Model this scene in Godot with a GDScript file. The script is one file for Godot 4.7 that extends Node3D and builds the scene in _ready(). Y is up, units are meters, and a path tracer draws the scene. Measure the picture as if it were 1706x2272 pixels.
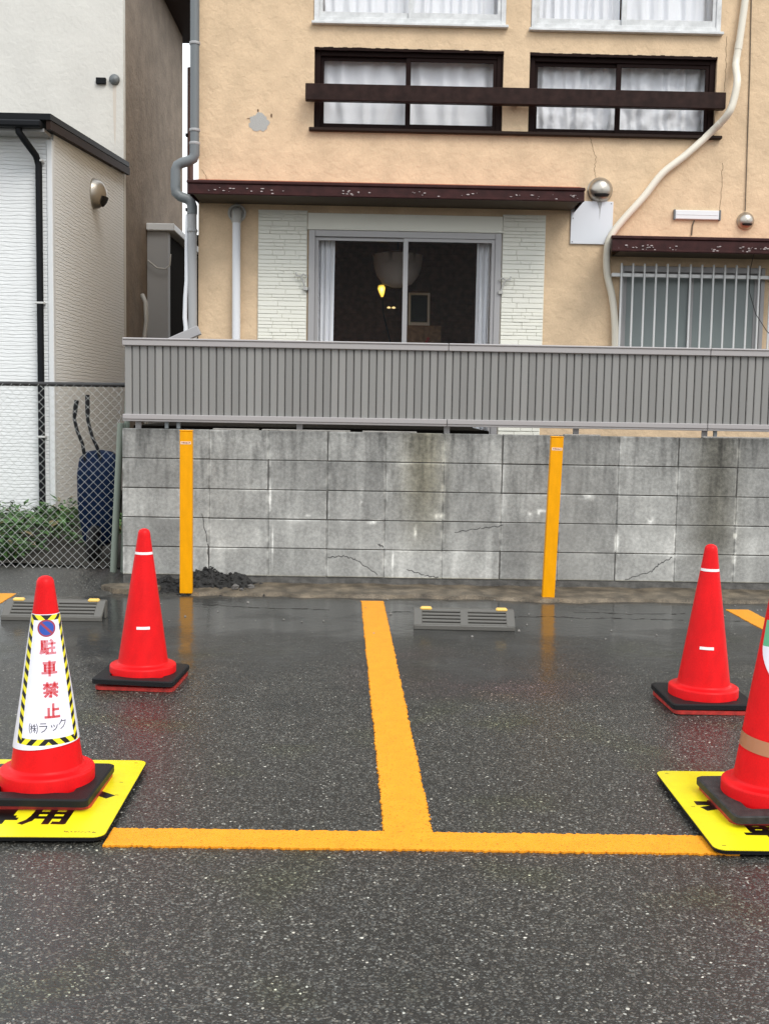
extends Node3D

# ---------------------------------------------------------------- mesh building
class MB:
	var v := PackedVector3Array()
	var n := PackedVector3Array()
	var uv := PackedVector2Array()
	var uv2 := PackedVector2Array()
	var col := PackedColorArray()
	var use2 := false
	var usec := false
	var tint := Color(1, 1, 1)

	func tri(a: Vector3, b: Vector3, c: Vector3, na: Vector3, nb: Vector3, nc: Vector3, ua := Vector2.ZERO, ub := Vector2.ZERO, uc := Vector2.ZERO) -> void:
		if (b - a).cross(c - a).dot(na + nb + nc) > 0.0:
			v.append_array([a, c, b]); n.append_array([na, nc, nb]); uv.append_array([ua, uc, ub])
		else:
			v.append_array([a, b, c]); n.append_array([na, nb, nc]); uv.append_array([ua, ub, uc])
		if usec:
			col.append_array([tint, tint, tint])

	func flat(a: Vector3, b: Vector3, c: Vector3, out: Vector3) -> void:
		var m := (b - a).cross(c - a)
		if m.length() < 1e-12:
			return
		m = m.normalized()
		if m.dot(out) < 0.0:
			m = -m
		tri(a, b, c, m, m, m)

	func quad(a: Vector3, b: Vector3, c: Vector3, d: Vector3, out: Vector3) -> void:
		flat(a, b, c, out)
		flat(a, c, d, out)

	func uvquad(a: Vector3, b: Vector3, c: Vector3, d: Vector3, out: Vector3, ua: Vector2, ub: Vector2, uc: Vector2, ud: Vector2) -> void:
		tri(a, b, c, out, out, out, ua, ub, uc)
		tri(a, c, d, out, out, out, ua, uc, ud)

	# chamfered box between two corners, in the axes of t
	func box(a: Vector3, b: Vector3, ch := 0.0, t := Transform3D()) -> void:
		var lo := Vector3(minf(a.x, b.x), minf(a.y, b.y), minf(a.z, b.z))
		var hi := Vector3(maxf(a.x, b.x), maxf(a.y, b.y), maxf(a.z, b.z))
		var mid := (lo + hi) / 2.0
		var h := (hi - lo) / 2.0
		ch = minf(ch, minf(h.x, minf(h.y, h.z)) * 0.9)
		var corner := func(s: Vector3, k: int) -> Vector3:
			var p := h - Vector3(ch, ch, ch)
			p[k] = h[k]
			return t * (mid + Vector3(p.x * s.x, p.y * s.y, p.z * s.z))
		for k in 3:
			var i := (k + 1) % 3
			var j := (k + 2) % 3
			for s in [-1.0, 1.0]:
				var c := []
				for q in [[-1, -1], [1, -1], [1, 1], [-1, 1]]:
					var sg := Vector3.ZERO
					sg[k] = s; sg[i] = q[0]; sg[j] = q[1]
					c.append(corner.call(sg, k))
				var o := Vector3.ZERO
				o[k] = s
				quad(c[0], c[1], c[2], c[3], t.basis * o)
		if ch <= 0.0:
			return
		for k in 3:
			var i := (k + 1) % 3
			var j := (k + 2) % 3
			for si in [-1.0, 1.0]:
				for sj in [-1.0, 1.0]:
					var s0 := Vector3.ZERO
					s0[k] = -1.0; s0[i] = si; s0[j] = sj
					var s1 := s0
					s1[k] = 1.0
					var o := s0
					o[k] = 0.0
					quad(corner.call(s0, i), corner.call(s1, i), corner.call(s1, j), corner.call(s0, j), t.basis * o)
		for sx in [-1.0, 1.0]:
			for sy in [-1.0, 1.0]:
				for sz in [-1.0, 1.0]:
					var s := Vector3(sx, sy, sz)
					flat(corner.call(s, 0), corner.call(s, 1), corner.call(s, 2), t.basis * s)

	func tube(path: Array, r: float, sides := 10, r2 := -1.0) -> void:
		var rings := []
		var norms := []
		var up := Vector3(0.31, 0.2, 0.93)
		for i in path.size():
			var d: Vector3 = (path[mini(i + 1, path.size() - 1)] - path[maxi(i - 1, 0)]).normalized()
			var x := (up - d * up.dot(d))
			if x.length() < 0.05:
				x = Vector3(0, 1, 0) - d * d.y
			x = x.normalized()
			up = x
			var y := d.cross(x)
			var rr := r if r2 < 0.0 else lerpf(r, r2, float(i) / (path.size() - 1))
			var ring := []
			var nn := []
			for k in sides:
				var q := x * cos(TAU * k / sides) + y * sin(TAU * k / sides)
				nn.append(q)
				ring.append(path[i] + q * rr)
			rings.append(ring)
			norms.append(nn)
		for i in path.size() - 1:
			for k in sides:
				var k2 := (k + 1) % sides
				tri(rings[i][k], rings[i + 1][k], rings[i + 1][k2], norms[i][k], norms[i + 1][k], norms[i + 1][k2])
				tri(rings[i][k], rings[i + 1][k2], rings[i][k2], norms[i][k], norms[i + 1][k2], norms[i][k2])
		for e in [0, path.size() - 1]:
			var o: Vector3 = (path[0] - path[1]) if e == 0 else (path[e] - path[e - 1])
			for k in range(1, sides - 1):
				flat(rings[e][0], rings[e][k], rings[e][k + 1], o)

	# profile of Vector2(radius, height) turned round the y axis of t; sharp at points listed twice
	func lathe(prof: Array, seg := 32, t := Transform3D(), a0 := 0.0, a1 := TAU) -> void:
		var pn := []
		for i in prof.size():
			var acc := Vector2.ZERO
			if i > 0 and prof[i].distance_to(prof[i - 1]) > 1e-6:
				var d: Vector2 = prof[i] - prof[i - 1]
				acc += Vector2(d.y, -d.x).normalized()
			if i < prof.size() - 1 and prof[i].distance_to(prof[i + 1]) > 1e-6:
				var d: Vector2 = prof[i + 1] - prof[i]
				acc += Vector2(d.y, -d.x).normalized()
			pn.append(acc.normalized())
		for i in prof.size() - 1:
			if prof[i].distance_to(prof[i + 1]) < 1e-6:
				continue
			for k in seg:
				var q0 := a0 + (a1 - a0) * k / seg
				var q1 := a0 + (a1 - a0) * (k + 1) / seg
				var P := func(pt: Vector2, q: float) -> Vector3: return t * Vector3(pt.x * sin(q), pt.y, pt.x * cos(q))
				var N := func(pt: Vector2, q: float) -> Vector3: return t.basis * Vector3(pt.x * sin(q), pt.y, pt.x * cos(q))
				var a: Vector3 = P.call(prof[i], q0)
				var b: Vector3 = P.call(prof[i + 1], q0)
				var c: Vector3 = P.call(prof[i + 1], q1)
				var d: Vector3 = P.call(prof[i], q1)
				if prof[i + 1].x > 1e-6:
					tri(a, b, c, N.call(pn[i], q0), N.call(pn[i + 1], q0), N.call(pn[i + 1], q1))
				if prof[i].x > 1e-6:
					tri(a, c if prof[i + 1].x > 1e-6 else b, d, N.call(pn[i], q0), N.call(pn[i + 1], q1), N.call(pn[i], q1))

	# convex or star-shaped outline (about its middle) in the xy plane of t, pushed along z from z0 to z1
	func prism(pts: Array, z0: float, z1: float, t := Transform3D()) -> void:
		var m := Vector2.ZERO
		for p in pts:
			m += p / pts.size()
		for i in pts.size():
			var p: Vector2 = pts[i]
			var q: Vector2 = pts[(i + 1) % pts.size()]
			flat(t * Vector3(m.x, m.y, z0), t * Vector3(p.x, p.y, z0), t * Vector3(q.x, q.y, z0), t.basis * Vector3(0, 0, z0 - z1))
			flat(t * Vector3(m.x, m.y, z1), t * Vector3(p.x, p.y, z1), t * Vector3(q.x, q.y, z1), t.basis * Vector3(0, 0, z1 - z0))
			var o := (p + q) / 2.0 - m
			quad(t * Vector3(p.x, p.y, z0), t * Vector3(q.x, q.y, z0), t * Vector3(q.x, q.y, z1), t * Vector3(p.x, p.y, z1), t.basis * Vector3(o.x, o.y, 0))

	# hanging cloth from (x0,y0) to (x1,y1); the depth comes from a function of (s, t) in 0..1
	func sheet(nx: int, ny: int, f: Callable) -> void:
		var p := []
		for j in ny + 1:
			for i in nx + 1:
				p.append(f.call(float(i) / nx, float(j) / ny))
		var nrm := []
		for j in ny + 1:
			for i in nx + 1:
				var dx: Vector3 = p[j * (nx + 1) + mini(i + 1, nx)] - p[j * (nx + 1) + maxi(i - 1, 0)]
				var dy: Vector3 = p[mini(j + 1, ny) * (nx + 1) + i] - p[maxi(j - 1, 0) * (nx + 1) + i]
				var m := dx.cross(dy).normalized()
				nrm.append(m if m.z > 0.0 else -m)
		for j in ny:
			for i in nx:
				var a := j * (nx + 1) + i
				var b := a + 1
				var c := b + nx + 1
				var d := a + nx + 1
				tri(p[a], p[b], p[c], nrm[a], nrm[b], nrm[c])
				tri(p[a], p[c], p[d], nrm[a], nrm[c], nrm[d])

	func mesh(shift := Vector3.ZERO) -> ArrayMesh:
		var a := []
		a.resize(Mesh.ARRAY_MAX)
		if shift != Vector3.ZERO:
			for i in v.size():
				v[i] -= shift
		a[Mesh.ARRAY_VERTEX] = v
		a[Mesh.ARRAY_NORMAL] = n
		a[Mesh.ARRAY_TEX_UV] = uv
		if use2:
			a[Mesh.ARRAY_TEX_UV2] = uv2
		if usec:
			a[Mesh.ARRAY_COLOR] = col
		var m := ArrayMesh.new()
		m.add_surface_from_arrays(Mesh.PRIMITIVE_TRIANGLES, a)
		return m


var M := {}
var rng := RandomNumberGenerator.new()
var counts := {}


func numbered(called: String) -> String:
	var k: int = counts.get(called, 0)
	counts[called] = k + 1
	return called if k == 0 else "%s_%03d" % [called, k]


func origin_of(o: Node) -> Vector3:
	var s := Vector3.ZERO
	while o != self and o != null:
		s += o.position
		o = o.get_parent()
	return s


func child_name(called: String, parent: Node) -> String:
	if not parent.has_node(called):
		return called
	var key := "%d/%s" % [parent.get_instance_id(), called]
	var k: int = counts.get(key, 1)
	counts[key] = k + 1
	return "%s_%03d" % [called, k]


func obj(called: String, mb: MB, m: Material, parent: Node = null) -> MeshInstance3D:
	return put(called, mb.mesh(origin_of(parent) if parent else Vector3.ZERO), m, parent)


func put(called: String, mesh: Mesh, m: Material, parent: Node = null) -> MeshInstance3D:
	var o := MeshInstance3D.new()
	o.mesh = mesh
	o.material_override = null
	for k in mesh.get_surface_count():
		o.set_surface_override_material(k, m)
	if parent == null:
		o.name = numbered(called)
		add_child(o, true)
	else:
		o.name = child_name(called, parent)
		parent.add_child(o, true)
	return o


func tag(o: Node, label: String, category: String, group := "") -> Node:
	o.set_meta("label", label)
	o.set_meta("category", category)
	if group:
		o.set_meta("group", group)
	return o


func structure(called: String, mb: MB, m: Material) -> MeshInstance3D:
	var o := obj(called, mb, m)
	o.set_meta("kind", "structure")
	return o


func thing(called: String, label: String, category: String, at := Vector3.ZERO, group := "") -> Node3D:
	var o := Node3D.new()
	o.name = numbered(called)
	add_child(o, true)
	o.position = at
	tag(o, label, category, group)
	return o


func dup(src: Node3D, called: String, label: String, at: Vector3, turn := 0.0) -> Node3D:
	var o := src.duplicate()
	o.name = numbered(called)
	add_child(o, true)
	o.position = at
	o.rotation.y = turn
	o.set_meta("label", label)
	return o


# ---------------------------------------------------------------- materials
func lin(r: float, g: float, b: float) -> Color:
	return Color(r, g, b).linear_to_srgb()


func mat(c: Color, rough := 0.7, metal := 0.0, spec := 0.5) -> StandardMaterial3D:
	var m := StandardMaterial3D.new()
	m.albedo_color = c
	m.roughness = rough
	m.metallic = metal
	m.metallic_specular = spec
	return m


func noise(sd: int, freq: float, oct := 4, type := FastNoiseLite.TYPE_SIMPLEX_SMOOTH) -> FastNoiseLite:
	var f := FastNoiseLite.new()
	f.seed = sd
	f.noise_type = type
	f.frequency = freq
	f.fractal_octaves = oct
	return f


func noise_img(sd: int, w: int, h: int, freq: float, oct := 4) -> Image:
	return noise(sd, freq, oct).get_seamless_image(w, h)


func bytes_of(im: Image) -> PackedByteArray:
	im.convert(Image.FORMAT_L8)
	return im.get_data()


# a noise picture stretched along one axis
func streaks(sd: int, w: int, h: int, sx: int, sy: int, freq: float) -> PackedByteArray:
	var im := noise_img(sd, w / sx, h / sy, freq, 3)
	im.convert(Image.FORMAT_L8)
	im.resize(w, h, Image.INTERPOLATE_CUBIC)
	return im.get_data()


func tex(im: Image) -> ImageTexture:
	return ImageTexture.create_from_image(im)


func from_bytes(w: int, h: int, d: PackedByteArray, rgb := true) -> ImageTexture:
	return tex(Image.create_from_data(w, h, false, Image.FORMAT_RGB8 if rgb else Image.FORMAT_L8, d))


func relief(m: StandardMaterial3D, t: Texture2D, cm: float) -> StandardMaterial3D:
	m.heightmap_enabled = true
	m.heightmap_texture = t
	m.heightmap_scale = cm
	return m


func world_mapped(m: StandardMaterial3D, metres: float) -> StandardMaterial3D:
	m.uv1_triplanar = true
	m.uv1_world_triplanar = true
	m.uv1_triplanar_sharpness = 8.0
	m.uv1_scale = Vector3.ONE / metres
	return m


# pale-to-white mottling to multiply a colour with
func mottle(sd: int, size: int, freq: float, low: float, fine := 0.15) -> ImageTexture:
	var a := bytes_of(noise_img(sd, size, size, freq, 5))
	var b := bytes_of(noise_img(sd + 7, size, size, freq * 14.0, 3))
	var d := PackedByteArray()
	d.resize(size * size * 3)
	for i in size * size:
		var k := low + (1.0 - low) * (a[i] / 255.0) + fine * (b[i] / 255.0 - 0.5)
		var q := int(clampf(k, 0.0, 1.0) * 255.0)
		d[i * 3] = q
		d[i * 3 + 1] = q
		d[i * 3 + 2] = q
	return from_bytes(size, size, d)


func make_asphalt() -> void:
	var S := 1024
	var hgt := PackedByteArray()
	hgt.resize(S * S)
	var alb := PackedByteArray()
	alb.resize(S * S * 3)
	var base := bytes_of(noise_img(3, S, S, 0.05, 4))
	for i in S * S:
		hgt[i] = 20 + base[i] / 8
		var q := 33 + base[i] / 14
		alb[i * 3] = q
		alb[i * 3 + 1] = q
		alb[i * 3 + 2] = q
	rng.seed = 41
	for s in 46000:
		var r := 1.2 + 2.6 * pow(rng.randf(), 2.2)
		var cx := rng.randi_range(0, S - 1)
		var cy := rng.randi_range(0, S - 1)
		var el := rng.randf_range(0.65, 1.0)
		var an := rng.randf() * PI
		var ca := cos(an)
		var sa := sin(an)
		var top := rng.randi_range(90, 235)
		var pick := rng.randf()
		var tone := rng.randi_range(50, 100)
		if pick > 0.84:
			tone = rng.randi_range(92, 134)
		if pick > 0.955:
			tone = rng.randi_range(128, 190)
		if pick > 0.992:
			tone = rng.randi_range(185, 238)
		var warm := rng.randi_range(-3, 3)
		var R := int(ceil(r))
		for dy in range(-R, R + 1):
			for dx in range(-R, R + 1):
				var u := (dx * ca + dy * sa) / r
				var w := (-dx * sa + dy * ca) / (r * el)
				var k := u * u + w * w
				if k > 1.0:
					continue
				var at := ((cy + dy + S) % S) * S + (cx + dx + S) % S
				var z := int(top * (1.0 - 0.75 * k))
				if z > hgt[at]:
					hgt[at] = z
					alb[at * 3] = clampi(tone + warm, 0, 255)
					alb[at * 3 + 1] = tone
					alb[at * 3 + 2] = clampi(tone - warm, 0, 255)
	var ht := from_bytes(S, S, hgt, false)
	M.asphalt_grain = ht
	var big := Image.create(512, 512, false, Image.FORMAT_RGB8)
	var a := bytes_of(noise_img(11, 512, 512, 0.008, 4))
	var b := bytes_of(noise_img(12, 512, 512, 0.02, 3))
	var c := bytes_of(noise_img(13, 512, 512, 0.006, 2))
	for y in 512:
		for x in 512:
			var i := y * 512 + x
			var k := 0.86 + 0.14 * a[i] / 255.0
			var g := clampf((b[i] / 255.0 - 0.62) * 2.5, 0.0, 1.0) * 0.2
			var p := clampf((c[i] / 255.0 - 0.66) * 3.0, 0.0, 1.0) * 0.14
			big.set_pixel(x, y, Color(k * (1.0 - g * 0.2), k * (1.0 - p) * 0.985, k * (1.0 - g - p * 0.7) * 0.925))
	var m := mat(Color.WHITE, 0.36, 0.0, 0.5)
	m.albedo_texture = from_bytes(S, S, alb)
	relief(m, ht, 0.22)
	m.detail_enabled = true
	m.detail_blend_mode = BaseMaterial3D.BLEND_MODE_MUL
	m.detail_uv_layer = BaseMaterial3D.DETAIL_UV_2
	m.detail_albedo = tex(big)
	M.asphalt = m


func make_wall_texture() -> void:
	var W := 1792
	var H := 384
	var d := PackedByteArray()
	d.resize(W * H * 3)
	var hb := PackedByteArray()
	hb.resize(W * H)
	var big := bytes_of(noise_img(21, W, H, 0.006, 4))
	var mid := bytes_of(noise_img(22, W, H, 0.03, 4))
	var fine := bytes_of(noise_img(23, W, H, 0.35, 2))
	var tiny := bytes_of(noise_img(26, W, H, 0.10, 3))
	var run := streaks(24, W, H, 1, 8, 0.05)
	var run2 := streaks(25, W, H, 2, 16, 0.03)
	var xs := block_edges()
	var tone := {}
	rng.seed = 77
	for c in xs.size():
		for r in 6:
			tone[c * 8 + r] = rng.randf_range(0.9, 1.07)
	for py in H:
		var y := 1.1 - py * 1.2 / H
		var row := 0
		var dj := 1.0
		for r in 6:
			dj = minf(dj, absf(y - (1.071 - 0.2 * r)))
			if y < 1.071 - 0.2 * r:
				row = r
		for px in W:
			var i := py * W + px
			var x := -1.7 + px * 5.6 / W
			var cidx := 0
			var dx := 1.0
			for c in xs.size():
				if x > xs[c]:
					cidx = c
				var q: float = absf(x - xs[c])
				if q < dx:
					dx = q
			var bg := big[i] / 255.0
			var md := mid[i] / 255.0
			var rn := run[i] / 255.0
			var rn2 := run2[i] / 255.0
			var k: float = (0.572 + 0.09 * (bg - 0.5) + 0.07 * (md - 0.5) + 0.10 * (fine[i] / 255.0 - 0.5) + 0.12 * (tiny[i] / 255.0 - 0.5)) * tone.get(cidx * 8 + row, 1.0)
			# rain runs, strongest below the top edge
			var up := clampf((y - 0.25) / 0.8, 0.0, 1.0)
			k -= 0.15 * up * clampf((rn - 0.45) * 2.0, 0.0, 1.0)
			k += 0.10 * clampf((rn2 - 0.6) * 3.0, 0.0, 1.0) * (1.0 - up * 0.5)
			# dirty patches where water runs off
			var brown := 0.0
			var s1 := exp(-pow((x - 0.40 - 0.03 * (md - 0.5)) / 0.13, 2.0)) * clampf((y - 0.22) / 0.5, 0.0, 1.0)
			var s2 := exp(-pow((x - 2.40 - 0.05 * (md - 0.5)) / 0.13, 2.0)) * clampf((y - 0.10) / 0.3, 0.0, 1.0)
			var s3 := exp(-pow((x - 0.08) / 0.10, 2.0)) * clampf((y - 0.5) / 0.4, 0.0, 1.0)
			k -= 0.17 * s1 * (0.55 + 0.9 * rn2) + 0.20 * s2 * (0.6 + 0.8 * md) + 0.09 * s3
			brown += 0.7 * s1 + 0.4 * s2
			if y > 1.02:
				k -= 0.08 * (y - 1.02) / 0.05 * (0.4 + md)
			# damp foot
			if y < 0.09:
				k -= 0.20 * clampf((0.07 + 0.03 * (md - 0.5) - y) / 0.03, 0.0, 1.0)
				brown += 0.3
			# pale lime along joints
			var lime := exp(-pow(dx / 0.012, 2.0)) * clampf((md - 0.36) * 3.0, 0.0, 1.0) + 0.6 * exp(-pow(dj / 0.012, 2.0)) * clampf((bg - 0.52) * 4.0, 0.0, 1.0)
			k += 0.17 * lime + 0.045 * (1.0 - up) - 0.02 * up
			var blob := 0.0
			for sp in [[0.05, 0.46, 0.03, 0.014], [0.1, 0.475, 0.05, 0.006], [1.735, 0.34, 0.012, 0.05], [1.74, 0.26, 0.018, 0.03], [2.545, 0.44, 0.012, 0.07], [-0.02, 0.62, 0.01, 0.06], [2.9, 0.55, 0.05, 0.05], [1.2, 0.56, 0.09, 0.012], [1.95, 0.5, 0.03, 0.02], [-0.64, 0.6, 0.008, 0.09], [-0.95, 0.47, 0.05, 0.006], [0.35, 0.41, 0.01, 0.05], [0.5, 0.52, 0.03, 0.03], [-0.40, 0.50, 0.03, 0.008], [1.13, 0.545, 0.012, 0.02], [1.19, 0.55, 0.010, 0.018], [1.26, 0.552, 0.012, 0.014], [-0.62, 0.30, 0.006, 0.10], [2.13, 0.35, 0.008, 0.05], [1.5, 0.66, 0.05, 0.02], [0.2, 0.2, 0.006, 0.09], [2.55, 0.3, 0.008, 0.09]]:
				var e := pow((x - sp[0]) / sp[2], 2.0) + pow((y - sp[1]) / sp[3], 2.0)
				if e < 4.0:
					blob = maxf(blob, exp(-e) * clampf((md - 0.25) * 2.2, 0.0, 1.0))
			k += 0.42 * blob
			k = clampf(k, 0.10, 0.9)
			brown = clampf(brown, 0.0, 1.0)
			d[i * 3] = int(255 * k)
			d[i * 3 + 1] = int(255 * k * (1.0 - 0.04 * brown))
			d[i * 3 + 2] = int(255 * k * (0.975 - 0.17 * brown))
			hb[i] = clampi(int(120 + 90 * (fine[i] / 255.0 - 0.5) + 90 * (tiny[i] / 255.0 - 0.5)), 0, 255)
	# hairline cracks
	for cr in [[Vector2(0.62, 0.40), Vector2(0.80, 0.43), Vector2(0.95, 0.45)], [Vector2(-0.24, 0.215), Vector2(-0.13, 0.225), Vector2(-0.05, 0.2), Vector2(0.1, 0.10)], [Vector2(1.8, 0.09), Vector2(1.98, 0.15), Vector2(2.03, 0.2), Vector2(2.12, 0.25)], [Vector2(0.3, 0.14), Vector2(0.42, 0.1), Vector2(0.52, 0.085)], [Vector2(0.10, 0.31), Vector2(0.139, 0.29)], [Vector2(-1.1, 0.5), Vector2(-1.06, 0.3), Vector2(-1.05, 0.15)]]:
		for s in cr.size() - 1:
			var steps := 520
			for q in steps:
				var p: Vector2 = cr[s].lerp(cr[s + 1], float(q) / steps)
				var px := int((p.x + 1.7) * W / 5.6 + rng.randf_range(-0.7, 0.7) + 0.9 * sin(q * 0.021))
				var py := int((1.1 - p.y) * H / 1.2 + rng.randf_range(-0.6, 0.6) + 1.2 * sin(q * 0.033 + s))
				var i := py * W + px
				if i >= 0 and i < W * H:
					for ch in 3:
						d[i * 3 + ch] = int(maxf(d[i * 3 + ch] * 0.86, 62.0))
					hb[i] = 50
	var m := mat(Color.WHITE, 0.72, 0.0, 0.4)
	m.albedo_texture = from_bytes(W, H, d)
	relief(m, from_bytes(W, H, hb, false), 0.14)
	m.texture_repeat = false
	M.block = m


func block_edges() -> Array:
	return [-1.636, -1.24, -1.052, -0.651, -0.251, 0.141, 0.535, 0.934, 1.326, 1.726, 2.133, 2.541, 2.945, 3.35, 3.75]


# strokes of the characters printed on the cone sleeve and on the boards, in a unit square with y down
func glyph(c: String) -> Array:
	match c:
		"chu": return [[0.1, 0.06, 0.1, 0.6], [0.1, 0.08, 0.46, 0.08], [0.1, 0.25, 0.43, 0.25], [0.1, 0.42, 0.43, 0.42], [0.28, 0.08, 0.28, 0.6], [0.1, 0.6, 0.48, 0.6, 0.46, 0.9, 0.37, 0.93], [0.06, 0.72, 0.02, 0.9], [0.16, 0.72, 0.19, 0.86], [0.26, 0.7, 0.29, 0.82], [0.35, 0.68, 0.38, 0.77], [0.68, 0.02, 0.78, 0.13], [0.56, 0.25, 0.96, 0.25], [0.6, 0.56, 0.93, 0.56], [0.52, 0.92, 0.99, 0.92], [0.76, 0.25, 0.76, 0.92]]
		"sha": return [[0.12, 0.13, 0.88, 0.13], [0.2, 0.28, 0.8, 0.28, 0.8, 0.66, 0.2, 0.66, 0.2, 0.28], [0.2, 0.47, 0.8, 0.47], [0.03, 0.81, 0.97, 0.81], [0.5, 0.02, 0.5, 1.0]]
		"kin": return [[0.05, 0.15, 0.45, 0.15], [0.26, 0.02, 0.26, 0.48], [0.25, 0.18, 0.05, 0.42], [0.27, 0.2, 0.44, 0.36], [0.53, 0.15, 0.95, 0.15], [0.74, 0.02, 0.74, 0.48], [0.73, 0.18, 0.53, 0.42], [0.75, 0.2, 0.96, 0.42], [0.22, 0.55, 0.78, 0.55], [0.06, 0.69, 0.94, 0.69], [0.5, 0.69, 0.5, 0.97, 0.4, 0.94], [0.3, 0.78, 0.12, 0.95], [0.7, 0.78, 0.9, 0.95]]
		"shi": return [[0.56, 0.05, 0.56, 0.9], [0.56, 0.42, 0.9, 0.42], [0.26, 0.33, 0.26, 0.9], [0.04, 0.92, 0.97, 0.92]]
		"kabu": return [[0.14, 0.02, 0.04, 0.25, 0.02, 0.5, 0.04, 0.75, 0.14, 0.98], [0.86, 0.02, 0.96, 0.25, 0.98, 0.5, 0.96, 0.75, 0.86, 0.98], [0.18, 0.32, 0.44, 0.32], [0.31, 0.12, 0.31, 0.9], [0.31, 0.36, 0.18, 0.6], [0.31, 0.36, 0.42, 0.5], [0.56, 0.14, 0.48, 0.34], [0.52, 0.26, 0.8, 0.26], [0.46, 0.48, 0.84, 0.48], [0.65, 0.1, 0.65, 0.9], [0.65, 0.5, 0.48, 0.76], [0.65, 0.5, 0.82, 0.74]]
		"ra": return [[0.22, 0.12, 0.78, 0.12], [0.1, 0.38, 0.88, 0.38, 0.82, 0.6, 0.62, 0.82, 0.32, 0.97]]
		"tsu": return [[0.18, 0.44, 0.26, 0.62], [0.45, 0.4, 0.52, 0.57], [0.84, 0.42, 0.76, 0.68, 0.6, 0.85, 0.38, 0.96]]
		"ku": return [[0.4, 0.05, 0.28, 0.3, 0.08, 0.5], [0.36, 0.2, 0.86, 0.2, 0.78, 0.5, 0.58, 0.78, 0.28, 0.97]]
		"sen": return [[0.08, 0.1, 0.92, 0.1], [0.2, 0.22, 0.8, 0.22, 0.8, 0.5, 0.2, 0.5, 0.2, 0.22], [0.2, 0.36, 0.8, 0.36], [0.5, 0.0, 0.5, 0.58], [0.1, 0.59, 0.9, 0.59], [0.03, 0.72, 0.97, 0.72], [0.7, 0.6, 0.7, 0.97, 0.55, 0.95], [0.26, 0.79, 0.4, 0.9]]
		"you": return [[0.2, 0.08, 0.19, 0.55, 0.14, 0.8, 0.03, 0.97], [0.2, 0.08, 0.88, 0.08, 0.88, 0.95, 0.7, 0.94], [0.53, 0.08, 0.53, 0.97], [0.2, 0.36, 0.88, 0.36], [0.19, 0.63, 0.88, 0.63]]
		"upper_one": return [[0.60, 0.04, 1.0, 0.04], [0.62, 0.3, 0.95, 0.3], [0.78, 0.04, 0.78, 0.9], [0.03, 0.80, 0.2, 0.80], [0.2, 0.76, 0.18, 0.90, 0.07, 0.94]]
		"upper_two": return [[0.45, 0.05, 0.42, 0.4, 0.05, 0.95], [0.45, 0.35, 0.66, 0.72, 0.97, 0.93]]
	return []


# draws strokes into a picture; place() turns metres on the print into pixels
func print_glyph(im: Image, c: String, x: float, y: float, size: float, thick: float, ink: Color, place: Callable, wide := 1.0) -> void:
	for st in glyph(c):
		for k in range(0, st.size() - 2, 2):
			var a := Vector2(x + st[k] * size * wide, y + st[k + 1] * size)
			var b := Vector2(x + st[k + 2] * size * wide, y + st[k + 3] * size)
			print_stroke(im, a, b, thick, ink, place)


func print_stroke(im: Image, a: Vector2, b: Vector2, thick: float, ink: Color, place: Callable) -> void:
	var d := (b - a).normalized() * thick * 0.35
	a -= d
	b += d
	var side := Vector2(-(b - a).y, (b - a).x).normalized() * thick / 2.0
	var steps := int(maxf(2.0, (b - a).length() / 0.0004))
	var across := int(maxf(2.0, thick / 0.0004))
	for s in steps + 1:
		var p := a.lerp(b, float(s) / steps)
		for q in across + 1:
			var w: Vector2 = place.call(p + side * (2.0 * q / across - 1.0))
			if w.x >= 0 and w.y >= 0 and w.x < im.get_width() and w.y < im.get_height():
				im.set_pixel(int(w.x), int(w.y), ink)


func cone_r(y: float) -> float:
	return 0.1095 - 0.14488 * (y - 0.098)


const SLEEVE_LOW := 0.150
const SLEEVE_TOP := 0.590


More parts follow.
